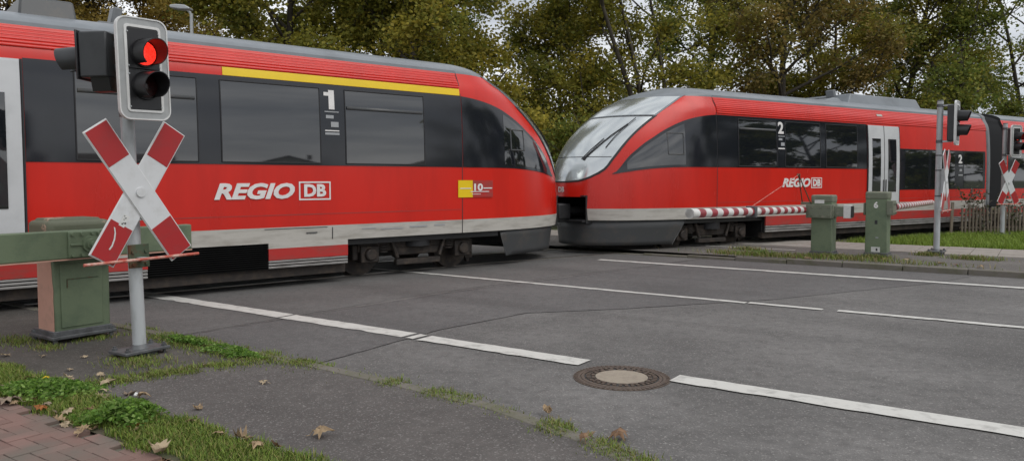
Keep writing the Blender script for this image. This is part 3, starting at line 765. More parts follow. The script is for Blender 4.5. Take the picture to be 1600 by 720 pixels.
    # roof equipment
    for (a, b, z0, z1, hw_, m) in P['roofbox']:
        tp = .25 if b-a > 1.5 else (.04 if b-a < 1 else .9)
        v = [(a, -hw_, z0), (b, -hw_, z0), (b, hw_, z0), (a, hw_, z0), (a+tp, -hw_*.9, z1), (b-min(tp, .2), -hw_*.9, z1), (b-min(tp, .2), hw_*.9, z1), (a+tp, hw_*.9, z1)]
        rb = obj('roof_unit', v, [(3,2,1,0),(4,5,6,7),(0,1,5,4),(1,2,6,5),(2,3,7,6),(3,0,4,7)], m, root, bev=.03)
        for i in range(1, 3): MB().box((a+(b-a)*i/3, 0, z1+.004), (.02, hw_*1.7, .012)).build('roof_unit_seam', 'black', rb)
    for (s, h) in P['fin']:
        MB().box((s, .3*sg, 3.74+h/2), (.12, .25, h), Euler((0, -.2, 0)).to_matrix()).box((s+.05, .3*sg, 3.76), (.4, .35, .07)).build('exhaust_stack', 'bellow', root, bev=.02)
    # gangway bellows
    if P.get('car2'):
        zz = zs+zt; sec = [(-wz(z)*.985, z-.02) for z in zz] + [(wz(z)*.985, z-.02) for z in zz[::-1][1:]]
        V, F = [], []; n_ = len(sec); ss = lin(P['len']+.01, P['len']+1.09, 20)
        for i, s in enumerate(ss):
            k = 1.0 - (.05 if i % 2 else .0) - .03
            for (y, z) in sec: V.append((s, y*k, 1.9+(z-1.9)*k))
        for i in range(20):
            for j in range(n_-1): F.append((i*n_+j, i*n_+j+1, (i+1)*n_+j+1, (i+1)*n_+j))
        obj('gangway_bellows', V, F, 'rubber', root, ang=20)
        for s in (P['len']+.02,):
            V = []
            for (y, z) in sec:
                k = 1.02
                V += [(s-.09, y*k, 1.9+(z-1.9)*k), (s+.12, y*k, 1.9+(z-1.9)*k)]
            obj('gangway_collar', V, [(2*i, 2*i+1, 2*i+3, 2*i+2) for i in range(len(sec)-1)], 'bellow', root, solid=.02)
    return root

PLT = dict(zw0=.68, zw1=.91, waist=1.83, len=16.5, cab0=.62, cabz=1.66, cabpane=(.95, 2.30), cabvent=(1.74, 2.12), corrz=3.20, nrib=6, yellow=7.45,
    door=(9.86, 11.3), doorz=(.72, 3.05), dwz=(.55, 1.92), win=[(4.1, 5.57, True), (6.0, 7.5, False), (7.82, 9.3, True)], ventz=2.75,
    text=[('lettering', 'REGIO', 7.62, 1.345, .30, 1.19, .28, .012), ('emblem', 'DB', 6.28, 1.365, .25, .36, 0, .010),
          ('logo_lettering', '10', 3.05, 1.42, .17, .20, 0, .006)],
    frames=[(6.36, .52, 1.305, 1.585, .022)],
    plates=[('class_number', 'letter', 5.845, .095, 2.69, 2.985, .016), ('class_number_flag', 'letter', 5.925, .09, 2.895, 2.95, .0165), ('pictogram_panel', 'letter_grey', 5.92, .24, 2.645, 2.66, .016), ('pictogram', 'letter_grey', 5.90, .13, 2.55, 2.60, .016), ('pictogram', 'letter_grey', 5.82, .13, 2.42, 2.50, .016),
            ('pictogram', 'letter', 5.92, .24, 2.355, 2.372, .016), ('pictogram', 'letter_grey', 5.92, .24, 2.30, 2.335, .016),
            ('logo_yellow', 'yellow', 3.40, .32, 1.30, 1.60, .012), ('logo_red', 'red_low', 3.08, .46, 1.30, 1.60, .011),
            ('logo_bar', 'letter', 3.36, .24, 1.45, 1.466, .016), ('logo_bar', 'letter', 2.84, .20, 1.45, 1.47, .016), ('logo_bar', 'letter', 3.13, .42, 1.393, 1.407, .016), ('logo_bar', 'letter', 3.10, .20, 1.35, 1.36, .016),
            ('stencil', 'letter_grey', 5.3, .25, .83, .845, .006), ('stencil', 'letter_grey', 4.95, .42, .81, .825, .006), ('stencil', 'letter_grey', 4.4, .35, .82, .845, .006), ('stencil', 'letter_grey', 3.9, .22, .83, .85, .006),
            ('access_flap', 'rubber', 6.9, 1.0, .885, .893, .006), ('access_flap', 'rubber', 5.82, .012, .70, .88, .006), ('flap_latch', 'skirt', 6.25, .18, .80, .82, .008)],
    skirts=[(5.55, 6.84, 'panel'), (6.84, 8.5, 'grille'), (8.5, 14.0, 'panel')], zwl=.60, zred=.43, zgrey=.30, skirt_end=2.35, bogies=[4.05],
    roofbox=[(9.12, 9.80, 3.60, 3.93, .9, 'skirt'), (10.0, 14.0, 3.60, 3.80, .8, 'roofgrey')], fin=[(8.55, .28)])
PRT = dict(zw0=.74, zw1=.99, waist=1.89, len=15.15, cab0=.62, cabz=1.70, cabpane=(.95, 2.35), cabvent=(1.9, 2.3), corrz=3.10, nrib=8, car2=True,
    door=(8.96, 10.41), doorz=(.86, 3.05), dwz=(.42, 1.84), win=[(3.99, 5.32, True), (5.63, 6.97, False), (7.20, 8.51, False)], ventz=2.81,
    text=[('lettering', 'REGIO', 5.53, 1.44, .28, 1.06, .28, .012), ('emblem', 'DB', 6.69, 1.455, .23, .30, 0, .010), ('class_number', '2', 5.38, 2.72, .38, .2, 0, .012), ('class_number', '2', 13.45, 2.10, .34, .2, 0, .012)],
    frames=[(6.63, .42, 1.40, 1.66, .022)],
    plates=[('pictogram_panel', 'letter_grey', 5.37, .24, 2.64, 2.66, .016), ('pictogram', 'letter_grey', 5.39, .13, 2.55, 2.60, .016), ('pictogram', 'letter_grey', 5.47, .13, 2.42, 2.50, .016), ('pictogram', 'letter', 5.37, .24, 2.34, 2.37, .016),
            ('maker_plate', 'stripe', 9.5, .24, 3.31, 3.37, .024),
            ('pictogram', 'letter_grey', 13.45, .24, 2.0, 2.03, .016), ('pictogram', 'letter_grey', 13.5, .13, 1.85, 1.92, .016), ('pictogram', 'letter_grey', 13.45, .24, 1.72, 1.76, .016)],
    skirts=[(4.97, 8.75, 'panel'), (8.75, 10.55, 'panel'), (10.55, 15.1, 'panel'), (16.35, 29.5, 'panel')], zwl=.74, zred=.52, zgrey=.35, skirt_end=2.4, bogies=[3.45, 15.65],
    lowband=[(10.47, 15.0), (16.4, 29.5)], lowwin=[(10.7, 11.85), (12.0, 13.25), (13.75, 14.85), (16.75, 18.45), (18.65, 20.35), (20.55, 22.25)], lowz=(1.33, 2.46),
    roofbox=[(8.8, 12.4, 3.60, 3.94, .95, 'roofgrey'), (7.5, 8.8, 3.60, 3.80, .9, 'roofgrey')], fin=[(9.0, .34)])
TLo = train('regional_train', 'red railcar on the left with yellow stripe above its dark windows', OL, HL, 1, PLT)
TRo = train('regional_train', 'red railcar on the right showing its windscreen and a white double door', OR_, HR, -1, PRT)

# ---------------------------------------------------------------- crossing signals
def rounded(w, h, r, n=5):
    P = []
    for cx, cz, a in ((w/2-r, h/2-r, 0), (-w/2+r, h/2-r, 90), (-w/2+r, -h/2+r, 180), (w/2-r, -h/2+r, 270)):
        for i in range(n+1): t = RAD(a+90*i/n); P.append((cx+r*math.cos(t), cz+r*math.sin(t)))
    return P
def ring_face(outer, inner, y0, y1):
    """flat ring between two outlines of equal count, with thickness"""
    n = len(outer); v = [(x, y0, z) for x, z in outer] + [(x, y0, z) for x, z in inner] + [(x, y1, z) for x, z in outer] + [(x, y1, z) for x, z in inner]
    f = []
    for i in range(n):
        j = (i+1) % n
        f += [(i, j, n+j, n+i), (2*n+j, 2*n+i, 3*n+i, 3*n+j), (j, i, 2*n+i, 2*n+j), (n+i, n+j, 3*n+j, 3*n+i)]
    return v, f
def visor(mb, c, d, r, ln, cut=0.45):
    """lamp hood: tube open at the bottom, longer on top"""
    c, d = Vector(c), Vector(d).normalized(); up = Vector((0, 0, 1)); rt = d.cross(up).normalized(); N_ = 28
    V, F = [], []
    A = [RAD(-145 + 290*i/N_) for i in range(N_+1)]
    for rr in (r, r-.008):
        for a in A:
            V.append(c + (up*math.cos(a)+rt*math.sin(a))*rr)
        for a in A:
            l_ = ln*(1 - cut*(1-math.cos(a))/2)
            V.append(c + d*l_ + (up*math.cos(a)+rt*math.sin(a))*rr*.97 - up*l_*.04)
    m_ = N_+1
    for i in range(N_):
        F += [(i, i+1, m_+i+1, m_+i), (2*m_+i+1, 2*m_+i, 3*m_+i, 3*m_+i+1), (m_+i, m_+i+1, 3*m_+i+1, 3*m_+i)]
    F += [(0, m_, 3*m_, 2*m_), (m_-1, 2*m_-1, 4*m_-1, 3*m_-1)]
    mb.add(V, F)

def crossing_signal(label, x, y, zb, rz, hz, lean=(0, 0), rear=None, detail=True, top=3.05, cross_rz=0.0):
    e = empty('level_crossing_signal', (x, y, zb)); tag(e, label, 'crossing signal', 'level crossing signals')
    e.rotation_mode = 'XYZ'
    Mx = Matrix.Rotation(lean[0], 4, Vector((0, 1, 0))) @ Matrix.Rotation(lean[1], 4, Vector((1, 0, 0))) @ Matrix.Rotation(rz, 4, 'Z')
    e.rotation_euler = Mx.to_euler()
    MB().cyl((0, 0, .09), (0, 0, top), .058, .058, 24).build('post', 'galv', e)
    bp = MB().box((0, 0, .075), (.42, .30, .028)).box((0, 0, .03), (.22, .2, .07)).build('base_plate', 'galv_dk', e, bev=.006)
    MB().cyl((0, 0, .088), (0, 0, .125), .085, .062, 20).build('base_collar', 'galv_dk', e)
    for sx in (-.17, .17):
        for sy in (-.11, .11):
            MB().cyl((sx, sy, -.03), (sx, sy, .125), .014, .014, 8).cyl((sx, sy, .088), (sx, sy, .108), .027, .027, 6).build('bolt', 'galv_dk', bp)
    # Saint Andrew's cross
    cz, cy = 1.50, -.135
    cr = empty('cross', (0, cy, cz), cross_rz); cr.parent = e
    L, W, T = 1.36, .23, .012; ang = RAD(32.5)
    for k, s in enumerate((1, -1)):
        Rm = Matrix.Rotation(s*ang, 3, 'Y').to_3x3()      # arm leaning
        yo = -.004*k*1.0 - .010*k
        def plate(nm, m, z0, z1, w=W, dy=0.0, t=T):
            b = MB(); b.box((0, yo+dy, 0), (w, t, z1-z0)); 
            b.v = [tuple(Rm @ (Vector(p) + Vector((0, 0, (z0+z1)/2)))) for p in b.v]
            return b.build(nm, m, cr, bev=.003)
        plate('cross_arm', 'crosswhite', -L/2, L/2)
        for q in (-1, 1):
            z0, z1 = sorted((q*(L/2-.35), q*(L/2-.004))); plate('red_end', 'crossred', z0, z1, W-.012, -T/2-.0015, .003)
        plate('arm_edge', 'framew', -L/2-.008, L/2+.008, W+.014, .006, .008)
    MB().cyl((0, -.02, 0), (0, -.034, 0), .045, .042, 22).build('center_boss', 'crosswhite', cr)
    MB().box((0, .055, .0), (.05, .10, .5)).build('cross_bracket', 'galv', cr)
    if detail:
        Rm = Matrix.Rotation(ang, 3, 'Y')
        b = MB().box((0, 0, 0), (.055, .002, .11)); b.v = [tuple(Rm @ (Vector(p)+Vector((.0, 0, -.29))) + Vector((0, -.0092, 0))) for p in b.v]
        st = b.build('sticker', 'plate', cr, smooth=False)
        b = MB()
        for i in range(9): b.box((random.uniform(-.02, .02), -.002, random.uniform(-.045, .045)), (random.uniform(.006, .016), .002, random.uniform(.004, .012)))
        b.v = [tuple(Rm @ (Vector(p)+Vector((.0, 0, -.29))) + Vector((0, -.0092, 0))) for p in b.v]
        b.build('sticker_print', 'black', st, smooth=False)
        b = MB(); pts = [(-.05, -.38), (-.02, -.42), (.0, -.47), (.01, -.53), (.005, -.57)]
        for (x0_, z0_), (x1_, z1_) in zip(pts[:-1], pts[1:]):
            b.add([(x0_-.006, 0, z0_), (x0_+.008, 0, z0_), (x1_+.008, 0, z1_), (x1_-.006, 0, z1_)], [(0,1,2,3)])
        b.v = [tuple(Rm @ Vector(p) + Vector((0, -.0118, 0))) for p in b.v]
        b.build('paint_scratch', 'plate', cr, smooth=False)
        # chipped edge of the red film
        Rm = Matrix.Rotation(ang, 3, 'Y')
        MB().box((.0, -.068, .93), (.19, .02, .21)).build('clamp_plate', 'green_rust', e, bev=.004)
        for sx in (-.06, .06):
            for sz in (-.07, .04): MB().cyl((sx, -.078, .93+sz), (sx, -.094, .93+sz), .017, .015, 6).build('clamp_bolt', 'green_rust', e)
    # red rod under the cross
    MB().cyl((-.53, -.165, .905), (.53, -.165, .905), .0135, .0135, 10).build('guard_rod', 'rodred', e)
    MB().box((0, -.11, .905), (.05, .12, .03)).build('rod_clamp', 'galv', e)
    # signal head on its backing frame
    hd = empty('signal_head', (0, -.30, hz)); hd.parent = e
    w, h = .45, .87
    v, f = ring_face(rounded(w, h, .085), rounded(w-.13, h-.13, .03), -.012, .012); obj('backing_frame', v, f, 'frame', hd)
    v, f = ring_face(rounded(w+.012, h+.012, .09), rounded(w-.01, h-.01, .082), -.02, .016); obj('frame_rim', v, f, 'framew', hd)
    v, f = ring_face(rounded(w-.12, h-.12, .035), rounded(w-.165, h-.165, .02), -.022, .008); obj('inner_edge', v, f, 'framew', hd)
    MB().box((0, .07, 0), (w-.15, .16, h-.15)).build('housing', 'sigback', hd, bev=.02)
    MB().box((0, -.014, .173), (w-.165, .02, .352)).box((0, -.014, -.186), (w-.165, .02, .342)).build('face_plate', 'sigblack', hd, bev=.006)
    for k, (lz, m) in enumerate(((.135, 'redlamp'), (-.145, 'dimlamp'))):
        vs = MB(); visor(vs, (0, -.022, lz), (.0, -1, 0), .118, .23, .35); vs.cyl((0, -.02, lz), (0, -.05, lz), .125, .121, 28, caps=False)
        vo = vs.build('visor', 'sigblack', hd)
        V = [(0, -.055, lz)]; F = []
        for ri, rr in enumerate((.05, .085, .104)):
            for i in range(28): a = 2*math.pi*i/28; V.append((rr*math.cos(a), -.055+.016*(rr/.104)**2, lz+rr*math.sin(a)))
        for i in range(28):
            j = (i+1) % 28; F.append((0, 1+i, 1+j))
            for ri in range(2): F.append((1+ri*28+i, 1+(ri+1)*28+i, 1+(ri+1)*28+j, 1+ri*28+j))
        obj('lens', V, F, m, hd)
    sc = MB()
    for sx in (-.14, .14):
        for sz in (.31, .02, -.05, -.33): sc.cyl((sx, -.022, sz), (sx, -.032, sz), .007, .006, 8)
    sc.build('face_screws', 'galv', hd)
    for zz in (.36, -.36):
        MB().box((0, .20, zz), (.06, .26, .035)).build('bracket_arm', 'galv', hd)
        MB().cyl((0, .30, zz-.03), (0, .30, zz+.03), .066, .066, 20).build('pipe_clamp', 'galv_dk', hd)
    if rear:
        az, z_ = rear
        rh = empty('rear_signal_head', (0, 0, z_), az); rh.parent = e
        MB().box((0, -.20, 0), (.30, .25, .40)).build('housing', 'sigback', rh, bev=.015)
        MB().box((0, -.335, 0), (.33, .018, .43)).build('face_plate', 'sigblack', rh, bev=.006)
        vs = MB(); visor(vs, (0, -.345, -.02), (0, -1, 0), .115, .24, .3); vs.build('visor', 'sigback', rh)
        MB().prism([(-.13, -.2), (.13, -.2), (.1, -.32), (-.02, -.32)], -.24, -.08).build('lower_cover', 'sigblack', rh)
        MB().box((0, -.07, .1), (.05, .12, .05)).box((0, -.07, -.1), (.05, .12, .05)).build('bracket_arm', 'galv_dk', rh)
    else:
        for zz in (2.02, 1.72, 1.2): MB().cyl((0, 0, zz-.012), (0, 0, zz+.012), .062, .062, 20).build('strap', 'galv_dk', e)
    MB().cyl((0, 0, top-.01), (0, 0, top+.012), .062, .055, 20).build('post_cap', 'galv_dk', e)
    return e
THR = RAD(55.2)
crossing_signal('grey post with red lit signal and large crossbuck, beside the green box on the left', -3.39, 6.93, 0.0, THR, 2.57, lean=(RAD(-1.7), 0), rear=(RAD(-145), 2.72), top=3.02)
crossing_signal('signal post with edge-on crossbuck, standing on the far pavement right of box 6', 8.66, 15.62, .08, THR - RAD(3.5), 2.66, detail=False, top=3.12)
crossing_signal('distant signal post with crossbuck in front of the picket fence at right edge', 13.62, 21.3, 0.03, RAD(25.5), 2.62, detail=False, top=3.12, cross_rz=0.0)

# ---------------------------------------------------------------- barrier machines
def box_root(name, a, b, z, label, cat='barrier'):
    x, y, _ = R(a, b); e = empty(name, (x, y, z), ROAD_RZ); tag(e, label, cat); return e
# local axes of these: x along the road (a), y across it (b)
def bolts(parent, pts, ax, r=.018, m='green'):
    for p in pts: MB().cyl(p, tuple(Vector(p)+Vector(ax)*.022), r, r*.9, 6).build('bolt', m, parent)

# left: machine with the heavy arm root, footway barrier
e = box_root('barrier_machine', -7.98, 3.80, .03, 'large green barrier box with pink peeled side, left behind the crossbuck')
MB().box((.035, 0, .52), (.33, .54, .86)).build('housing', 'green', e, bev=.02, bseg=3)
MB().add([(-.12, -.2725, .10), (.196, -.2725, .10), (.196, -.2725, .30), (.186, -.2725, .42), (.196, -.2725, .52), (.178, -.2725, .60), (.17, -.2725, .72), (.14, -.2725, .92), (-.12, -.2725, .92)], [tuple(range(9))]).build('peeled_side', 'peel', e, smooth=False, solid=.002)
MB().box((.205, -.01, .46), (.012, .40, .62)).build('access_door', 'green', e, bev=.006)
MB().box((.214, .0, .62), (.006, .30, .008)).box((.214, -.15, .58), (.006, .008, .09)).build('door_ridge', 'green_rust', e)
cp = MB().box((0, -.01, 1.06), (.44, .60, .26)).build('cap', 'capworn', e, bev=.05, bseg=3)
cp2 = MB().box((-.01, -.02, 1.185), (.34, .48, .05)).build('cap_top', 'capworn', e, bev=.025, bseg=3)
MB().box((.222, -.25, 1.03), (.004, .045, .09)).build('inventory_tag', 'plate', e, bev=.001)
bp = MB().box((.0, 0, .06), (.47, .62, .035)).box((0, 0, .095), (.43, .57, .06)).build('base_plate', 'galv_dk', e, bev=.008)
for sx in (-.2, .2):
    for sy in (-.27, .27): MB().cyl((sx, sy, -.03), (sx, sy, .10), .022, .022, 8).cyl((sx, sy, .08), (sx, sy, .105), .036, .036, 6).build('bolt', 'galv_dk', bp)
arm = MB().box((.30, -.35, .965), (.10, 2.9, .27)).build('barrier_arm', 'green', e, bev=.012)
MB().box((.30, -.35, .824), (.102, 2.9, .012)).build('arm_lower_edge', 'peel', arm)
hub = MB().box((.362, -.05, .965), (.03, .30, .26)).build('hub_plate', 'green', e, bev=.02, bseg=3)
MB().cyl((.37, .0, .965), (.40, .0, .965), .085, .08, 24).cyl((.40, 0, .965), (.425, 0, .965), .055, .05, 20).cyl((.42, 0, .965), (.45, 0, .965), .03, .028, 8).build('hub', 'green', hub)
MB().box((.382, -.13, .965), (.02, .12, .022)).build('key', 'green', hub, bev=.004)
MB().box((.382, .10, 1.0), (.02, .10, .020), Euler((RAD(30), 0, 0)).to_matrix()).box((.382, .10, .93), (.02, .10, .020), Euler((RAD(-30), 0, 0)).to_matrix()).build('key', 'green', hub, bev=.004)
bolts(hub, [(.376, y, z) for y in (-.17, -.08, .02, .08) for z in (.865, 1.065)], (1, 0, 0), .019)

# right one, road barrier with the long striped boom
def striped_boom(e, p, q, r, n, first='w', name='boom'):
    p, q = Vector(p), Vector(q); bo = MB().cyl(p, q, r*.96, r*.96, 16).build(name, 'boom_w', e)
    for i in range(n):
        t0, t1 = i/n, (i+1)/n
        MB().cyl(p.lerp(q, t0), p.lerp(q, t1), r, r, 24, caps=(i in (0, n-1))).build('white_band' if (i % 2 == 0) == (first == 'w') else 'red_band', 'boom_w' if (i % 2 == 0) == (first == 'w') else 'boom_r', bo)
    return bo
def machine(a, b, label, h):
    e = box_root('barrier_machine', a, b, .085, label); e['group'] = 'barrier machines on the far pavement'
    MB().box((0, 0, h*.5), (.39, .42, h-.13)).build('housing', 'green', e, bev=.012)
    MB().box((0, 0, h-.055), (.41, .44, .15)).build('cap', 'green_old', e, bev=.03, bseg=3)
    MB().box((0, 0, h+.012), (.36, .39, .02)).build('cap_top', 'capworn', e, bev=.008)
    bp = MB().box((0, 0, .045), (.46, .50, .03)).box((0, 0, .08), (.42, .45, .05)).build('base_plate', 'galv_dk', e, bev=.006)
    for sx in (-.2, .2):
        for sy in (-.22, .22): MB().cyl((sx, sy, -.02), (sx, sy, .085), .02, .02, 8).build('bolt', 'galv_dk', bp)
    return e
e = machine(-3.60, 16.26, 'green barrier box holding the long red and white striped boom', 1.20)
MB().box((-.02, -.25, .90), (.44, .12, .27)).box((.20, -.06, .90), (.05, .40, .27)).box((-.25, -.12, .90), (.06, .36, .27)).build('boom_saddle', 'green_old', e, bev=.01)
MB().box((-.02, -.315, 1.09), (.18, .01, .07)).build('name_plate', 'plate', e, bev=.002)
bolts(e, [(x, -.31, z) for x in (-.17, 0, .15) for z in (.82, .98)], (0, -1, 0), .018, 'green_old')
MB().box((.31, -.10, .90), (.20, .16, .20)).build('counter_arm', 'green_old', e, bev=.01)
MB().box((.47, -.12, .90), (.14, .14, .26)).build('lamp_box', 'plate', e, bev=.008)
MB().box((.556, -.12, .90), (.03, .15, .22)).build('lamp_box_back', 'black', e, bev=.004)
bm = striped_boom(e, (-.33, -.02, .915), (-.33, -6.32, 1.07), .066, 27, 'w')
MB().box((-.33, -3.62, 1.0), (.17, .10, .19)).build('boom_clamp', 'galv_dk', bm, bev=.01)
MB().cyl((-.33, -3.60, 1.09), (-.33, -.70, 1.62), .006, .006, 6).build('stay_wire', 'rodred', bm)
MB().cyl((-.33, -.70, 1.62), (-.40, -.1, 1.08), .011, .011, 6).cyl((-.33, -.70, 1.62), (-.19, -.28, 1.05), .011, .011, 6).cyl((-.36, -.70, 1.62), (-.30, -.70, 1.62), .02, .02, 8).build('stay_frame', 'green_rust', bm)
MB().box((-.33, -.05, 1.05), (.2, .10, .05)).build('stay_foot', 'green_old', bm, bev=.006)

e = machine(-2.65, 16.55, 'green barrier box numbered 6 with a thinner striped boom behind it', 1.27)
MB().box((.24, -.05, .98), (.12, .36, .28)).box((-.225, -.05, .95), (.04, .22, .24)).build('boom_saddle', 'green_old', e, bev=.01)
bolts(e, [(.30, y, z) for y in (-.18, -.05, .08) for z in (.88, 1.06)], (1, 0, 0), .018, 'green_old')
v, f = text_geo('6', .16, 0, .006); MB().add([(x-.05, -.212-z, .98+y) for x, y, z in v], f).build('number', 'letter', e, smooth=False)
MB().box((-.0, -.213, .70), (.05, .006, .075)).build('lock_cover', 'black', e)
MB().box((.02, -.213, .40), (.05, .004, .02)).build('stencil_mark', 'letter_grey', e)
MB().box((.0, -.214, .165), (.16, .005, .10)).build('type_plate', 'plate', e, bev=.001)
MB().box((.02, -.2175, .165), (.03, .003, .05)).build('plate_print', 'black', e)
striped_boom(e, (.27, .10, .99), (.27, 6.2, .93), .066, 32, 'r')

# ---------------------------------------------------------------- manhole
x, y, _ = R(-2.79, 5.62)
e = empty('manhole_cover', (x, y, 0)); tag(e, 'round manhole cover with pale concrete centre in the road', 'manhole cover')
def disc_ring(r0, r1, z0, z1, n=48):
    v = []; f = []
    for i in range(n):
        c, s = math.cos(2*math.pi*i/n), math.sin(2*math.pi*i/n); v += [(r0*c, r0*s, z0), (r1*c, r1*s, z1), (r1*c, r1*s, -.04), (r0*c, r0*s, -.04)]
    for i in range(n):
        j = (i+1) % n; f += [(4*i, 4*i+1, 4*j+1, 4*j), (4*i+1, 4*i+2, 4*j+2, 4*j+1), (4*i+3, 4*i, 4*j, 4*j+3)]
    return v, f
v, f = disc_ring(.395, .335, .0045, .0085); obj('frame_bed', v, f, 'iron', e)
v, f = disc_ring(.33, .305, .0085, .0105); obj('outer_ring', v, f, 'iron', e)
v, f = disc_ring(.298, .215, .006, .006); obj('cover_plate', v, f, 'black', e)
for i in range(36):
    a = 2*math.pi*i/36
    MB().box((.272*math.cos(a), .272*math.sin(a), .008), (.034, .026, .012), Matrix.Rotation(a, 3, 'Z')).build('cover_stud', 'iron', e)
    if i % 2 == 0: MB().box((.233*math.cos(a+.08), .233*math.sin(a+.08), .008), (.026, .05, .012), Matrix.Rotation(a+.08, 3, 'Z')).build('cover_stud', 'iron', e)
for i in range(60):
    a = 2*math.pi*i/60
    MB().box((.372*math.cos(a), .372*math.sin(a), .006), (.03, .016, .008), Matrix.Rotation(a, 3, 'Z')).build('frame_rib', 'iron', e)
MB().cyl((0, 0, -.02), (0, 0, .011), .215, .213, 48).build('concrete_fill', 'mhfill', e)

# ---------------------------------------------------------------- picket fence
fx, fy = 12.35, 21.55
fe = empty('picket_fence', (fx, fy, 0), math.atan2(.19, 1)); tag(fe, 'weathered wooden picket fence on the grass in front of the train', 'fence')
for i in range(44):
    x = .0 if i == 0 else .34 + (i-1)*.118
    hh = random.uniform(.80, .90) if i else .98
    b = MB().box((x, random.uniform(-.01, .01), hh/2), (.055 if i else .085, .035, hh), Euler((random.uniform(-.03, .03), random.uniform(-.045, .045), 0)).to_matrix()); b.build('picket', 'wood', fe, bev=.01)
for z in (.25, .66): MB().cyl((.3, .035, z), (5.3, .035, z), .028, .028, 8).build('fence_rail', 'wood', fe)

# ---------------------------------------------------------------- street lamp behind the train
e = empty('street_lamp', (-9.9, 24, 0)); tag(e, 'grey street lamp head showing above the left train roof', 'street lamp')
MB().cyl((0, 0, 0), (0, 0, 6.72), .075, .05, 12).build('pole', 'lamp_al', e)
MB().tube([(0, 0, 6.65), (-.05, -.02, 6.78), (-.16, -.05, 6.86)], .04, 8).build('lamp_arm', 'lamp_al', e)
b = MB(); pr = [(-.62, .02), (-.60, .07), (-.4, .11), (-.15, .12), (.0, .06), (.0, 0), (-.3, -.03), (-.58, -.02)]
b.prism([(x, 6.82+z-x*0.12) for x, z in pr], -.17, .17).build('lamp_head', 'lamp_al', e, bev=.03)

# ---------------------------------------------------------------- trees
def tubes_np(segs, n=5):
    """frustums for (p, q, r0, r1) rows"""
    S = np.array([[*p, *q, r0, r1] for p, q, r0, r1 in segs], float); P, Q, r0, r1 = S[:, :3], S[:, 3:6], S[:, 6], S[:, 7]
    d = Q-P; d /= np.linalg.norm(d, axis=1)[:, None]+1e-9
    u = np.where(np.abs(d[:, 2:3]) < .9, np.array([[0, 0, 1.]]), np.array([[1., 0, 0]])); e1 = np.cross(d, u); e1 /= np.linalg.norm(e1, axis=1)[:, None]; e2 = np.cross(d, e1)
    A = np.arange(n)*2*np.pi/n; ring = np.cos(A)[None, :, None]*e1[:, None]+np.sin(A)[None, :, None]*e2[:, None]
    V = np.concatenate([P[:, None]+ring*r0[:, None, None], Q[:, None]+ring*r1[:, None, None]], 1).reshape(-1, 3)
    k = np.arange(len(S))[:, None, None]*2*n; i = np.arange(n); j = (i+1) % n
    F = (k + np.stack([i, j, n+j, n+i], -1)[None]).reshape(-1, 4)
    return V, F
PAL = dict(olive=[(.270, .255, .040), (.195, .215, .036), (.36, .305, .048), (.125, .145, .028), (.43, .34, .055)],
           green=[(.190, .230, .042), (.140, .190, .036), (.28, .28, .046), (.10, .13, .026), (.38, .31, .055)],
           gold=[(.37, .25, .052), (.29, .20, .044), (.24, .185, .038), (.43, .30, .060), (.165, .14, .032)],
           rust=[(.27, .19, .05), (.20, .15, .044), (.22, .21, .045), (.15, .12, .032), (.33, .22, .06)])
def leaf_cloud(c, size, r, flat=.5):
    n = len(c)
    d = r.normal(size=(n, 3)); d[:, 2] = d[:, 2]*flat - .25; d /= np.linalg.norm(d, axis=1)[:, None]
    w = np.cross(d, r.normal(size=(n, 3))); w /= np.linalg.norm(w, axis=1)[:, None]+1e-9
    l = size*r.uniform(.6, 1.25, n)[:, None]
    V = np.stack([c-d*l*.5, c+w*l*.36, c+d*l*.5, c-w*l*.36], 1)
    F = np.arange(4*n).reshape(n, 4)
    return V.reshape(-1, 3), F
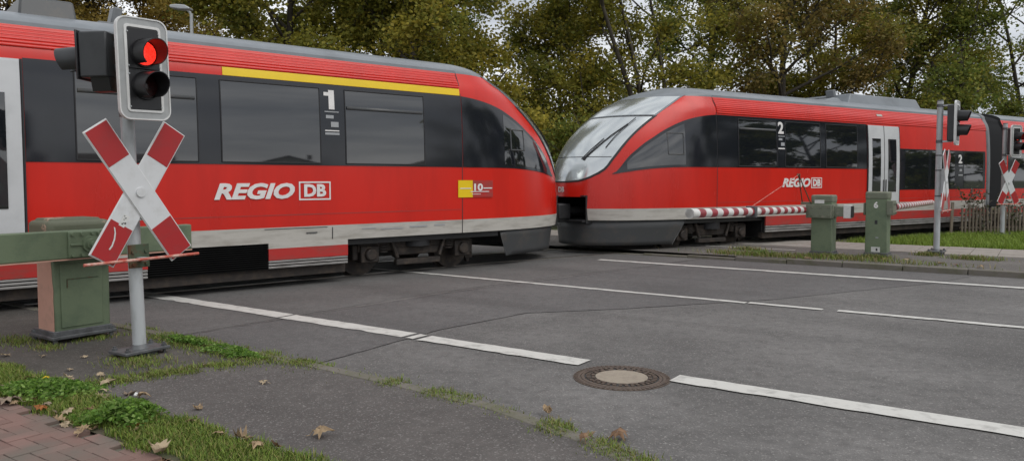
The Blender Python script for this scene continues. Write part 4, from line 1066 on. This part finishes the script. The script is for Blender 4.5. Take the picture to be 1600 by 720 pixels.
def tree(name, label, cat, x, y, h, rad, base, pal, nleaf, ls, seed, group=None, stems=1, nl=22, spread=.29, sub=7, twigs=5, bare=0.0, top=None):
    r = np.random.default_rng(seed); e = empty(name, (x, y, -.06)); tag(e, label, cat, group)
    segs = []; tw = []
    def branch(p, d, L, r0, r1, n, up, wig):
        pts = [p]; dd = d/np.linalg.norm(d)
        for i in range(n):
            dd = dd + r.normal(size=3)*wig + np.array([0, 0, up]); dd /= np.linalg.norm(dd)
            q = pts[-1] + dd*L/n; segs.append((pts[-1], q, r0+(r1-r0)*i/n, r0+(r1-r0)*(i+1)/n)); pts.append(q)
        return pts
    for st in range(stems):
        az = r.uniform(0, 6.28); lean = .05 if stems == 1 else .22
        tr_r = h*.017/(stems**.5)
        trunk = branch(np.zeros(3)+np.array([math.cos(az), math.sin(az), 0])*(0 if stems == 1 else .2), np.array([math.cos(az)*lean, math.sin(az)*lean, 1.]), h*.86, tr_r, tr_r*.18, 9, .03, .05)
        for i in range(nl//stems):
            f = (i+.5)/(nl//stems); z = base/(h*.86) + (1-base/(h*.86))*f; z = min(.99, max(.05, z))
            k = z*9; k0 = int(min(8, k)); p = trunk[k0]+(trunk[k0+1]-trunk[k0])*(k-k0)
            a = i*2.4+az+r.uniform(-.4, .4); prof = math.sqrt(max(.12, 1-(2*f-.75)**2/1.65)); el = .25+.75*f+r.uniform(-.15, .2)
            L = rad*prof*r.uniform(.75, 1.1)
            lim = branch(p, np.array([math.cos(a)*math.cos(el), math.sin(a)*math.cos(el), math.sin(el)]), L, tr_r*.42*(1.1-.6*z), .022, 5, .05, .13)
            for s in range(sub):
                t = r.uniform(.22, 1.0)*5; k0 = int(min(4, t)); p2 = lim[k0]+(lim[k0+1]-lim[k0])*(t-k0)
                d2 = (lim[k0+1]-lim[k0]); d2 = d2/np.linalg.norm(d2)+r.normal(size=3)*.65
                sb = branch(p2, d2, L*r.uniform(.25, .48), .028, .009, 3, .02, .16)
                for q in range(twigs):
                    t = r.uniform(.2, 1.0)*3; k0 = int(min(2, t)); p3 = sb[k0]+(sb[k0+1]-sb[k0])*(t-k0)
                    d3 = (sb[k0+1]-sb[k0]); d3 = d3/np.linalg.norm(d3)+r.normal(size=3)*.8
                    tp = branch(p3, d3, r.uniform(.4, .9), .010, .004, 2, -.02, .2); tw.append((tp[0], tp[-1]))
    V, F = tubes_np(segs)
    o = quads_mesh('trunk', V, F, np.array([.05, .045, .035]), 'bark', e)
    o.data.polygons.foreach_set('use_smooth', np.ones(len(F), dtype=bool))
    T0 = np.array([t[0] for t in tw]); T1 = np.array([t[1] for t in tw])
    if bare: keep = r.random(len(T0)) > bare; T0, T1 = T0[keep], T1[keep]
    wgt = r.gamma(.9, 1, len(T0)); wgt /= wgt.sum()
    idx = r.choice(len(T0), nleaf, p=wgt); t = r.random((nleaf, 1))**.7
    c = T0[idx]+(T1[idx]-T0[idx])*t+r.normal(size=(nleaf, 3))*spread*np.array([1, 1, .7])
    Vl, Fl = leaf_cloud(c, ls, r)
    pc = np.array(PAL[pal]); cl = r.choice(len(pc), len(T0), p=[.32, .26, .2, .14, .08]); mix_ = r.random((nleaf, 1))
    col = pc[cl[idx]]*.62 + pc[r.choice(len(pc), nleaf)]*.38; col = col*r.uniform(.7, 1.3, (nleaf, 1))
    quads_mesh('crown', Vl, Fl, np.repeat(col, 4, 0), 'leaf', e)
    return e
def px(p, Z): return (p-800)/1200*Z
TG = 'trees behind the railway'
for (p, Z, h, rad, base, pal, nl_, ls, seed, label, kw) in (
    (-40, 33, 14, 5.2, 2.5, 'gold', 30000, .13, 11, 'golden brown tree at the far left, behind the roof box', {}),
    (110, 35, 14, 5.0, 3, 'gold', 30000, .13, 12, 'golden brown tree directly behind the crossbuck signal', {}),
    (235, 38, 13, 4.2, 3, 'gold', 22000, .13, 13, 'brownish tree between the crossbuck signal and the street lamp', {}),
    (322, 42, 14, 3.2, 3, 'rust', 3800, .13, 14, 'thin reddish half bare tree beside the street lamp head', dict(bare=.35)),
    (455, 29, 14, 5.0, 2.5, 'olive', 34000, .14, 15, 'dense olive tree above the middle of the left train', {}),
    (585, 33, 15, 4.6, 3, 'green', 30000, .14, 16, 'darker green tree between the two olive ones, above the left train', {}),
    (672, 27, 14, 3.5, 2.2, 'olive', 30000, .14, 17, 'yellowish olive tree above the nose of the left train', {}),
    (880, 33, 9.8, 3.6, 1.2, 'olive', 23000, .14, 18, 'olive tree in the gap above the two coupled noses', {}),
    (1035, 30, 15, 4.4, 2.2, 'olive', 24000, .14, 19, 'olive tree with several visible stems above the right windscreen', dict(stems=3, nl=18)),
    (1105, 39, 15, 4.4, 3, 'green', 22000, .15, 20, 'green tree standing back between the multi-stemmed tree and the rust-tinged one', {}),
    (1200, 34, 14, 4.4, 2.5, 'rust', 20000, .14, 21, 'rust-tinged tree above the windows of the right train', {}),
    (1290, 37, 15, 4.8, 2.5, 'olive', 26000, .15, 22, 'olive tree above the roof box of the right train', dict(stems=3, nl=18)),
    (1400, 40, 15, 4.6, 3, 'olive', 20000, .15, 23, 'open olive tree just left of the far signal post', {}),
    (1515, 36, 15, 5.0, 2.5, 'green', 19000, .15, 24, 'airy green tree with dark limbs above the far signal post', dict(stems=2, nl=18)),
    (1625, 40, 15, 5.0, 2.5, 'green', 20000, .15, 25, 'green tree cut by the right edge of the picture', dict(stems=2, nl=18)),
    ):
    tree('deciduous_tree', label, 'tree', px(p, Z), Z, h, rad, base, pal, int(nl_*(2.3 if p < 760 else 1.6)), ls*1.08, seed, TG, **kw)
# undergrowth behind the track
for (p, Z, h, rad, seed, pal, label) in ((868, 27, 3.2, 2.0, 41, 'green', 'green bush low in the gap between the two noses'), (820, 30, 4.0, 2.2, 42, 'olive', 'olive bush behind the nose of the left train'),
                             (1200, 36, 4.5, 2.6, 43, 'rust', 'brownish bush behind the right train'), (1440, 40, 5.5, 3.0, 44, 'olive', 'olive bush behind the end of the roof box'), (1560, 42, 5.0, 3.2, 45, 'green', 'green bush behind the far signal posts'), (980, 34, 4.5, 2.6, 46, 'green', 'green bush behind the right windscreen'), (300, 37, 6.5, 3.0, 47, 'olive', 'olive bush behind the roof line under the street lamp')):
    tree('bush', label, 'bush', px(p, Z), Z, h, rad, .3, pal, 9000, .12, seed, 'bushes behind the railway', nl=14, sub=5, twigs=3, stems=2)
# trees to the right, seen mirrored in the right train's windows
for (x, y, h, seed, label) in ((38, 9, 12, 61, 'tree beside the track, mirrored in the right train windows, nearest the road'), (42, 17, 13, 62, 'tree beside the track, mirrored in the right train windows, middle one'), (46, 25, 13, 63, 'tree beside the track, mirrored in the right train windows, nearest the track')):
    tree('deciduous_tree', label, 'tree', x, y, h, 5.6, .5, 'green', 34000, .36, seed, 'trees mirrored in the right train', sub=5, twigs=3)
# bramble at the fence
def shrub(name, label, x, y, h, n, cols, ls, seed, stems=7):
    r = np.random.default_rng(seed); e = empty(name, (x, y, 0)); tag(e, label, 'shrub'); segs, cc = [], []
    for i in range(stems):
        a = r.uniform(0, 6.28); p = np.array([r.normal()*.12, r.normal()*.12, 0]); d = np.array([math.cos(a)*.35, math.sin(a)*.35, 1.])
        L = h*r.uniform(.6, 1.05)
        for k in range(6):
            d = d+r.normal(size=3)*.15; d /= np.linalg.norm(d); q = p+d*L/6; segs.append((p, q, .008, .006)); cc += [p+(q-p)*r.random()+r.normal(size=3)*.09 for _ in range(n//(stems*6))]; p = q
    V, F = tubes_np(segs); quads_mesh('stems', V, F, np.array([.06, .05, .035]), 'bark', e)
    Vl, Fl = leaf_cloud(np.array(cc), ls, r); pc = np.array(cols); quads_mesh('foliage', Vl, Fl, np.repeat(pc[r.choice(len(pc), len(cc))]*r.uniform(.7, 1.25, (len(cc), 1)), 4, 0), 'leaf', e)
    return e
shrub('bramble_shrub', 'pale leaved bramble rising behind the picket fence, left of the last post', 13.35, 22.0, 1.75, 420, [(.20, .19, .15), (.10, .11, .06), (.27, .22, .19), (.06, .08, .03)], .10, 71)
shrub('bramble_shrub', 'bramble behind the picket fence at the right edge, right of the last post', 14.6, 22.3, 1.6, 420, [(.20, .19, .15), (.10, .11, .06), (.24, .20, .17), (.06, .08, .03)], .10, 72)

# ---------------------------------------------------------------- houses across the road, seen mirrored in the left train's windows
def house(label, x, y, w, d, hw, hr, rz):
    e = empty('house', (x, y, -.06), rz); tag(e, label, 'house', 'houses mirrored in the left train')
    MB().box((0, 0, hw/2), (w, d, hw)).prism([(-w/2, hw), (w/2, hw), (0, hw+hr-.1)], -d/2, d/2).build('wall', 'render', e)
    for s in (-1, 1):
        v = [(s*(w/2+.5), -d/2-.4, hw-.25), (s*(w/2+.5), d/2+.4, hw-.25), (0, d/2+.4, hw+hr), (0, -d/2-.4, hw+hr)]
        obj('roof', v, [(0,1,2,3)], 'tile', e, solid=.18)
    MB().box((w*.18, 0, hw+hr), (.6, .6, 1.2)).build('chimney', 'tile', e)
    for k in (-.28, .28):
        for s in (-1, 1):
            f_ = MB().box((k*w, s*(d/2+.02), 1.5), (1.3, .10, 1.3)).build('window', 'framew', e); MB().box((k*w, s*(d/2+.06), 1.5), (1.1, .06, 1.1)).build('pane', 'glass', f_)
    return e
house('low gabled house across the road, mirrored in the left train, middle one', 92, -33, 17, 11, 3.4, 3.4, RAD(62))
house('dark gabled house across the road, mirrored in the left train, nearer one', 78, -49, 15, 11, 3.2, 3.6, RAD(-30))
house('gabled house across the road, mirrored in the left train, farthest one', 104, -14, 15, 11, 3.6, 3.3, RAD(70))
house('long low house across the road, mirrored in the left train, last one', 60, -66, 22, 11, 3.0, 3.0, RAD(40))

# ---------------------------------------------------------------- grass, weeds, leaves
def blades(name, pts, hgt, wid, cols, m='blade', lean=.45, parent=None, kind='stuff', label=None, cat=None, seed=1):
    r = np.random.default_rng(seed); n = len(pts); P = np.asarray(pts, float)
    a = r.uniform(0, 2*np.pi, n); d = np.stack([np.cos(a), np.sin(a), np.zeros(n)], 1); sdir = np.stack([-np.sin(a), np.cos(a), np.zeros(n)], 1)
    h = (hgt*r.uniform(.45, 1.2, n))[:, None]; l = (lean*r.uniform(.2, 1.4, n))[:, None]*h; w = (wid*r.uniform(.7, 1.3, n))[:, None]
    up = np.array([0, 0, 1.])
    V = np.stack([P-sdir*w, P+sdir*w, P+d*l*.35+up*h*.6+sdir*w*.7, P+d*l*.35+up*h*.6-sdir*w*.7, P+d*l+up*h*.92], 1).reshape(-1, 3)
    k = np.arange(n)[:, None]*5
    F = np.concatenate([k+np.array([[0, 1, 2]]), k+np.array([[0, 2, 3]]), k+np.array([[3, 2, 4]])], 0)
    pc = np.array(cols); c = pc[r.choice(len(pc), n)]*r.uniform(.75, 1.25, (n, 1))
    o = quads_mesh(name, V, F, np.repeat(c, 5, 0), m, parent)
    tag(o, label, cat, None, kind); return o
GC = [(.17, .25, .035), (.13, .205, .03), (.22, .28, .055), (.095, .15, .025), (.26, .24, .08)]
GD = [(.19, .19, .06), (.24, .20, .09), (.14, .17, .04), (.29, .24, .11)]
def vnoise(a, b, s=1.0, seed=0):
    return (np.sin(a*3.1*s+seed)+np.sin(b*5.3*s+1.7+seed)+np.sin((a*2.3+b*3.7)*s*1.9+seed*2)+np.sin((a-b)*s*7.1))/4
r = np.random.default_rng(3)
# near verge
n = 60000; a = r.uniform(-9.5, -2.2, n); b = r.uniform(2.36, 2.95, n)
edge = np.minimum(b-2.38, 2.93-b)/.12 + vnoise(a, b, 2.2)*.9; keep = (edge > r.uniform(-.1, .9, n)) & (vnoise(a, b, 1.1, 4) > -.72); a, b = a[keep], b[keep]
P = np.stack([a*DX+b*NX, a*DY+b*NY, np.full(len(a), .03)], 1)
blades('grass', P, .050, .0032, GC, lean=.8, label='green grass strip between the brick path and the asphalt', cat='grass', seed=5)
# far verge
n = 90000; a = r.uniform(-6.5, 5.5, n); b = r.uniform(20.0, 27.5, n)
W = np.stack([a*DX+b*NX, a*DY+b*NY], 1); tn = np.array([-HR.y, HR.x]); dist = (W-np.array([OR_.x, OR_.y]))@tn
edge = (b-20.0)/.25 + vnoise(a, b, 1.5)*.6; keep = (dist < -2.0+.25*vnoise(a, b, 2)) & (edge > r.uniform(0, 1, n)); a, b = a[keep], b[keep]
P = np.stack([a*DX+b*NX, a*DY+b*NY, np.full(len(a), .03)], 1)
blades('grass', P, .15, .006, [(.20, .30, .035), (.16, .25, .028), (.26, .34, .06), (.12, .18, .025)], lean=.6, label='bright green grass verge in front of the picket fence', cat='grass', seed=6)
# kerb joint grass, weeds round bases
pts = []
ka = np.array([k[0] for k in KERB]); kb = np.array([k[1] for k in KERB])
n = 70000; a = r.uniform(-8.3, -.9, n); b = np.interp(a, ka, kb) - .06 + r.normal(size=n)*.07
dens = vnoise(a*1.6, a*.5, 1.5, 2)*.9+.05; dens = dens + np.where(a < -5.6, .12, 0) + np.where(a > -3.2, .22, 0)
keep = (r.random(n) < np.clip(dens, .03, 1)*.6); pts.append(np.stack([a[keep], b[keep], np.full(keep.sum(), .02)], 1))
# seam between the old and new pavement
n = 7000; t = r.random(n); a = -6.05+.5*t+r.normal(size=n)*.09; b = 2.95+1.4*t+r.normal(size=n)*.06
keep = r.random(n) < np.clip(vnoise(a, b, 3)*.6+.45, .05, 1); pts.append(np.stack([a[keep], b[keep], np.full(keep.sum(), .03)], 1))
for (ca, cb, ra, rb, k, z) in ((-6.45, 3.60, .16, .12, 900, .03), (-6.3, 4.25, .5, .10, 1500, .03), (-6.9, 4.3, .35, .09, 900, .03), (-8.25, 3.40, .16, .10, 600, .03), (-7.7, 3.42, .10, .06, 300, .03), (-7.72, 3.9, .06, .15, 250, .03)):
    n = k; pts.append(np.stack([ca+r.normal(size=n)*ra, cb+r.normal(size=n)*rb, np.full(n, z)], 1))
A = np.concatenate(pts); P = np.stack([A[:, 0]*DX+A[:, 1]*NX, A[:, 0]*DY+A[:, 1]*NY, A[:, 2]], 1)
blades('kerb_grass', P, .036, .0032, GD[:3]+GC[:3], lean=.9, label='thin grass growing in the kerb joint and pavement cracks', cat='grass', seed=7)
pts = []
for (ca, cb, ra, rb, k) in ((-4.6, 15.55, .55, .16, 1300), (-3.2, 15.75, .6, .12, 700), (-3.45, 15.95, .22, .06, 260), (-2.65, 16.22, .18, .05, 350), (-2.0, 15.5, .6, .1, 250), (-1.9, 17.45, .12, .10, 260), (-1.05, 17.1, .25, .12, 500), (-5.2, 16.6, .2, .08, 250)):
    pts.append(np.stack([ca+r.normal(size=k)*ra, cb+r.normal(size=k)*rb, np.full(k, .085)], 1))
A = np.concatenate(pts); P = np.stack([A[:, 0]*DX+A[:, 1]*NX, A[:, 0]*DY+A[:, 1]*NY, A[:, 2]], 1)
blades('pavement_weeds', P, .10, .006, GD+GC[:2], lean=.9, label='weeds in the far pavement round the barrier boxes', cat='weeds', seed=8)
def herb(label, a, b, ra, rb, h, n, seed, cols=((.17, .30, .045), (.125, .235, .038), (.23, .34, .09), (.09, .18, .03))):
    r = np.random.default_rng(seed); x, y, _ = R(a, b)
    cc_ = r.normal(size=(9, 2))*.75; hh_ = r.uniform(.45, 1.1, 9); kk_ = r.integers(0, 9, n); u = cc_[kk_]+r.normal(size=(n, 2))*.38
    top = np.clip((1-(u**2).sum(1)*.22)*hh_[kk_], .10, 1); c = np.stack([u[:, 0]*ra, u[:, 1]*rb, h*top*r.uniform(.35, 1.05, n)+.02], 1)
    c2 = c.copy(); c2[:, 0] = x+c[:, 0]*DX+c[:, 1]*NX; c2[:, 1] = y+c[:, 0]*DY+c[:, 1]*NY; c2[:, 2] += .03
    V, F = leaf_cloud(c2, .030, r, .25); pc = np.array(cols); o = quads_mesh('weed_clump', V, F, np.repeat(pc[r.choice(len(pc), n)]*r.uniform(.75, 1.25, (n, 1)), 4, 0), 'leaf')
    return tag(o, label, 'weed clump')
herb('bright green weed clump with the yellow flower, on the grass strip', -6.02, 2.62, .24, .17, .09, 3200, 91)
herb('taller green weed clump in the middle of the grass strip, orange leaf before it', -4.86, 2.64, .17, .13, .13, 3000, 92)
herb('small weed clump in the pavement crack right of the post base', -6.05, 4.22, .20, .08, .06, 900, 93)
herb('low weed patch beside the kerb behind the signal post', -6.75, 4.30, .22, .08, .06, 900, 94)
herb('leafy weed at the foot of the striped boom box', -4.75, 15.65, .30, .13, .16, 800, 95)

# dandelion
x, y, _ = R(-6.12, 2.70); e = empty('dandelion', (x, y, .03)); tag(e, 'single yellow dandelion flower in the grass strip', 'flower')
MB().cyl((0, 0, 0), (.005, 0, .10), .003, .003, 6).build('stalk', 'green', e)
b = MB()
for k, (n_, l_, z_) in enumerate(((14, .022, .0), (10, .016, .005), (6, .009, .009))):
    for i in range(n_):
        t = 2*math.pi*i/n_+k; c, s = math.cos(t), math.sin(t); w_ = .005
        b.add([(.005-s*w_*.4, c*w_*.4, .10+z_), (.005+s*w_*.4, -c*w_*.4, .10+z_), (.005+c*l_+s*w_, s*l_-c*w_, .106+z_), (.005+c*l_-s*w_, s*l_+c*w_, .106+z_)], [(0,1,2,3)])
b.build('petals', 'yellow', e)

# fallen leaves: lobed blades, curled
def leaf_mesh(seed, L, curl):
    r = np.random.default_rng(seed)
    lob = [(-.02, 0), (.10, .16), (.02, .42), (.22, .30), (.30, .56), (.46, .30), (.62, .36), (.66, .18), (1.0, 0.0)]
    out = [(x*(1+r.normal()*.05), y*(1+r.normal()*.12)) for x, y in lob]; out2 = out + [(x, -y*(1+r.normal()*.08)) for x, y in out[::-1][1:-1]]
    # fan of strips from the midrib: each outline point gets a rib point
    V, F = [], []; n = len(out2)
    for x, y in out2: V.append([x, y])
    for x, y in out2: V.append([x*.8+.08, y*.5])
    for x, y in out2: V.append([x*.75+.10, 0])
    for i in range(n):
        j = (i+1) % n; F += [(i, j, n+j, n+i), (n+i, n+j, 2*n+j, 2*n+i)]
    P = np.array(V)*L; bend = curl*1.35/L; tw = r.normal()*2
    th = P[:, 1]*bend; rad_ = 1/bend
    z = rad_*(1-np.cos(th)); y = rad_*np.sin(th); x = P[:, 0]
    z = z + .35*L*(x/L-.45)**2*abs(curl)*.9 + .02*L*np.sin(x/L*9+seed) + r.normal(size=len(x))*L*.045
    if seed % 2: z = z.max()-z
    z -= z.min()
    st = MB().tube([(0, 0, float(z[2*n])+.002), (-.18*L, .03*L, .008), (-.34*L, .05*L, .004)], .0022, 4)
    Va = np.stack([x, y, z+.003], 1); k = len(Va)
    V = np.concatenate([Va, np.array(st.v)]); F = F+[tuple(i+k for i in f) for f in st.f]
    return V, F
LC = dict(tan=(.33, .235, .14), pale=(.42, .33, .22), brown=(.22, .13, .075), orange=(.30, .11, .03), yellow=(.45, .27, .06), grey=(.27, .21, .155))
def fallen(wx, wy, z, L, c, seed, label, curl=1.3, group=None, tilt=.15):
    V, F = leaf_mesh(seed, L, curl); r = np.random.default_rng(seed+500)
    me = bpy.data.meshes.new('fallen_leaf'); me.from_pydata(V.tolist(), [], F); finish(me, True, 70)
    ca = me.color_attributes.new('col', 'FLOAT_COLOR', 'POINT'); base = np.array(LC[c]); cc = np.ones((len(V), 4), np.float32)
    cc[:, :3] = base*r.uniform(.65, 1.25, (len(V), 1)); ca.data.foreach_set('color', cc.ravel()); me.materials.append(M['dryleaf'])
    o = bpy.data.objects.new('fallen_leaf', me); C.objects.link(o); o.location = (wx, wy, z); o.rotation_euler = (r.normal()*tilt, r.normal()*tilt, r.uniform(0, 6.28))
    tag(o, label, 'leaf', group); return o
PZ = .036
for i, (x, y, L, c, lab, curl) in enumerate((
    (-1.225, 4.66, .17, 'tan', 'largest curled tan leaf alone on the near asphalt', 1.9),
    (-2.19, 5.25, .10, 'tan', 'small curled leaf on the asphalt right of the weed clump', 1.6),
    (-1.90, 5.90, .10, 'pale', 'flat star-shaped pale leaf in the middle of the near asphalt', .8),
    (-2.58, 6.50, .10, 'pale', 'pale leaf on the asphalt near the pavement crack', 1.0),
    (-2.66, 5.50, .15, 'tan', 'tan leaf pile piece at the top edge of the grass strip', 1.4),
    (-2.80, 5.55, .16, 'grey', 'greyish leaf touching the edge of asphalt below the post', 1.2),
    (-3.18, 5.86, .15, 'pale', 'pale leaf where the grass strip meets the old asphalt', 1.2),
    (.255, 5.17, .13, 'tan', 'rolled tan leaf lying on the kerb stones', 2.6),
    (.64, 4.66, .20, 'brown', 'crumpled brown leaf heap at the kerb end', 1.8),
    (.50, 4.70, .13, 'tan', 'tan leaf beside the brown heap at the kerb end', 1.5),
    (.44, 4.55, .10, 'brown', 'small dark leaf on the last kerb stone', 1.6),
    (-1.68, 4.58, .17, 'tan', 'big curled leaf at the asphalt edge of the grass strip', 1.9),
    (-1.50, 4.46, .14, 'tan', 'leaf right beside the big curled one at the edge of the grass', 1.3),
    (-2.40, 4.80, .15, 'orange', 'orange brown leaf in front of the taller weed clump', 1.4),
    (-3.17, 5.15, .14, 'orange', 'rusty brown leaf below the yellow flower', 1.2),
    (-3.66, 5.16, .18, 'yellow', 'yellow leaf at the left edge of the brick path', 1.0),
    (-3.48, 5.34, .24, 'grey', 'large pinkish tan leaf lying on the left of the grass strip', 1.0),
    (-2.07, 4.40, .20, 'pale', 'large pale twisted leaf at the lower edge of the brick path', 1.7))):
    aa, bb = x*DX+y*DY, x*NX+y*NY; kb_ = float(np.interp(aa, [k[0] for k in KERB], [k[1] for k in KERB]))
    fallen(x, y, .006 if bb > kb_ else (.042 if bb > kb_-.13 else (PZ+.012 if 2.4 < bb < 2.9 else PZ)), L*.78, c, 101+i, lab, curl)
r = np.random.default_rng(17)
for i in range(46):
    a = r.uniform(-8.0, -3.4); top = r.random() < .35
    b = 2.86+r.normal()*.05 if top else 2.42+r.normal()*.06+.02
    x, y, _ = R(a, b); fallen(x, y, PZ+r.uniform(.004, .02), r.uniform(.05, .105), ('tan', 'pale', 'brown', 'tan', 'grey')[i % 5], 200+i, 'dry leaf among many scattered along the edges of the grass strip', r.uniform(.8, 2.0), 'dry leaves along the grass strip', .3)
for i, (a, b) in enumerate(((-6.6, 3.1), (-6.2, 3.15), (-7.3, 3.2), (-7.0, 3.4), (-7.6, 3.05), (-6.3, 2.98), (-5.9, 2.97), (-5.7, 2.95))):
    x, y, _ = R(a, b); fallen(x, y, PZ, r.uniform(.05, .09), 'pale', 300+i, 'small pale leaf among several on the dark asphalt below the green box', .7, 'pale leaves on the dark asphalt')
for i in range(16):
    a, b = r.uniform(-4.8, -.8), 15.35+abs(r.normal())*.5; x, y, _ = R(a, b)
    fallen(x, y, .09, r.uniform(.08, .14), ('tan', 'brown', 'pale')[i % 3], 330+i, 'dry leaf among several along the far kerb', 1.2, 'leaves along the far kerb')
# white litter
x, y = -2.72, 5.51; o = MB().box((0, 0, .012), (.05, .035, .018), Euler((.4, .3, .2)).to_matrix()).build('litter', 'plate', bev=.006); o.location = (x, y, .045); tag(o, 'scrap of white litter between two dry leaves', 'litter')
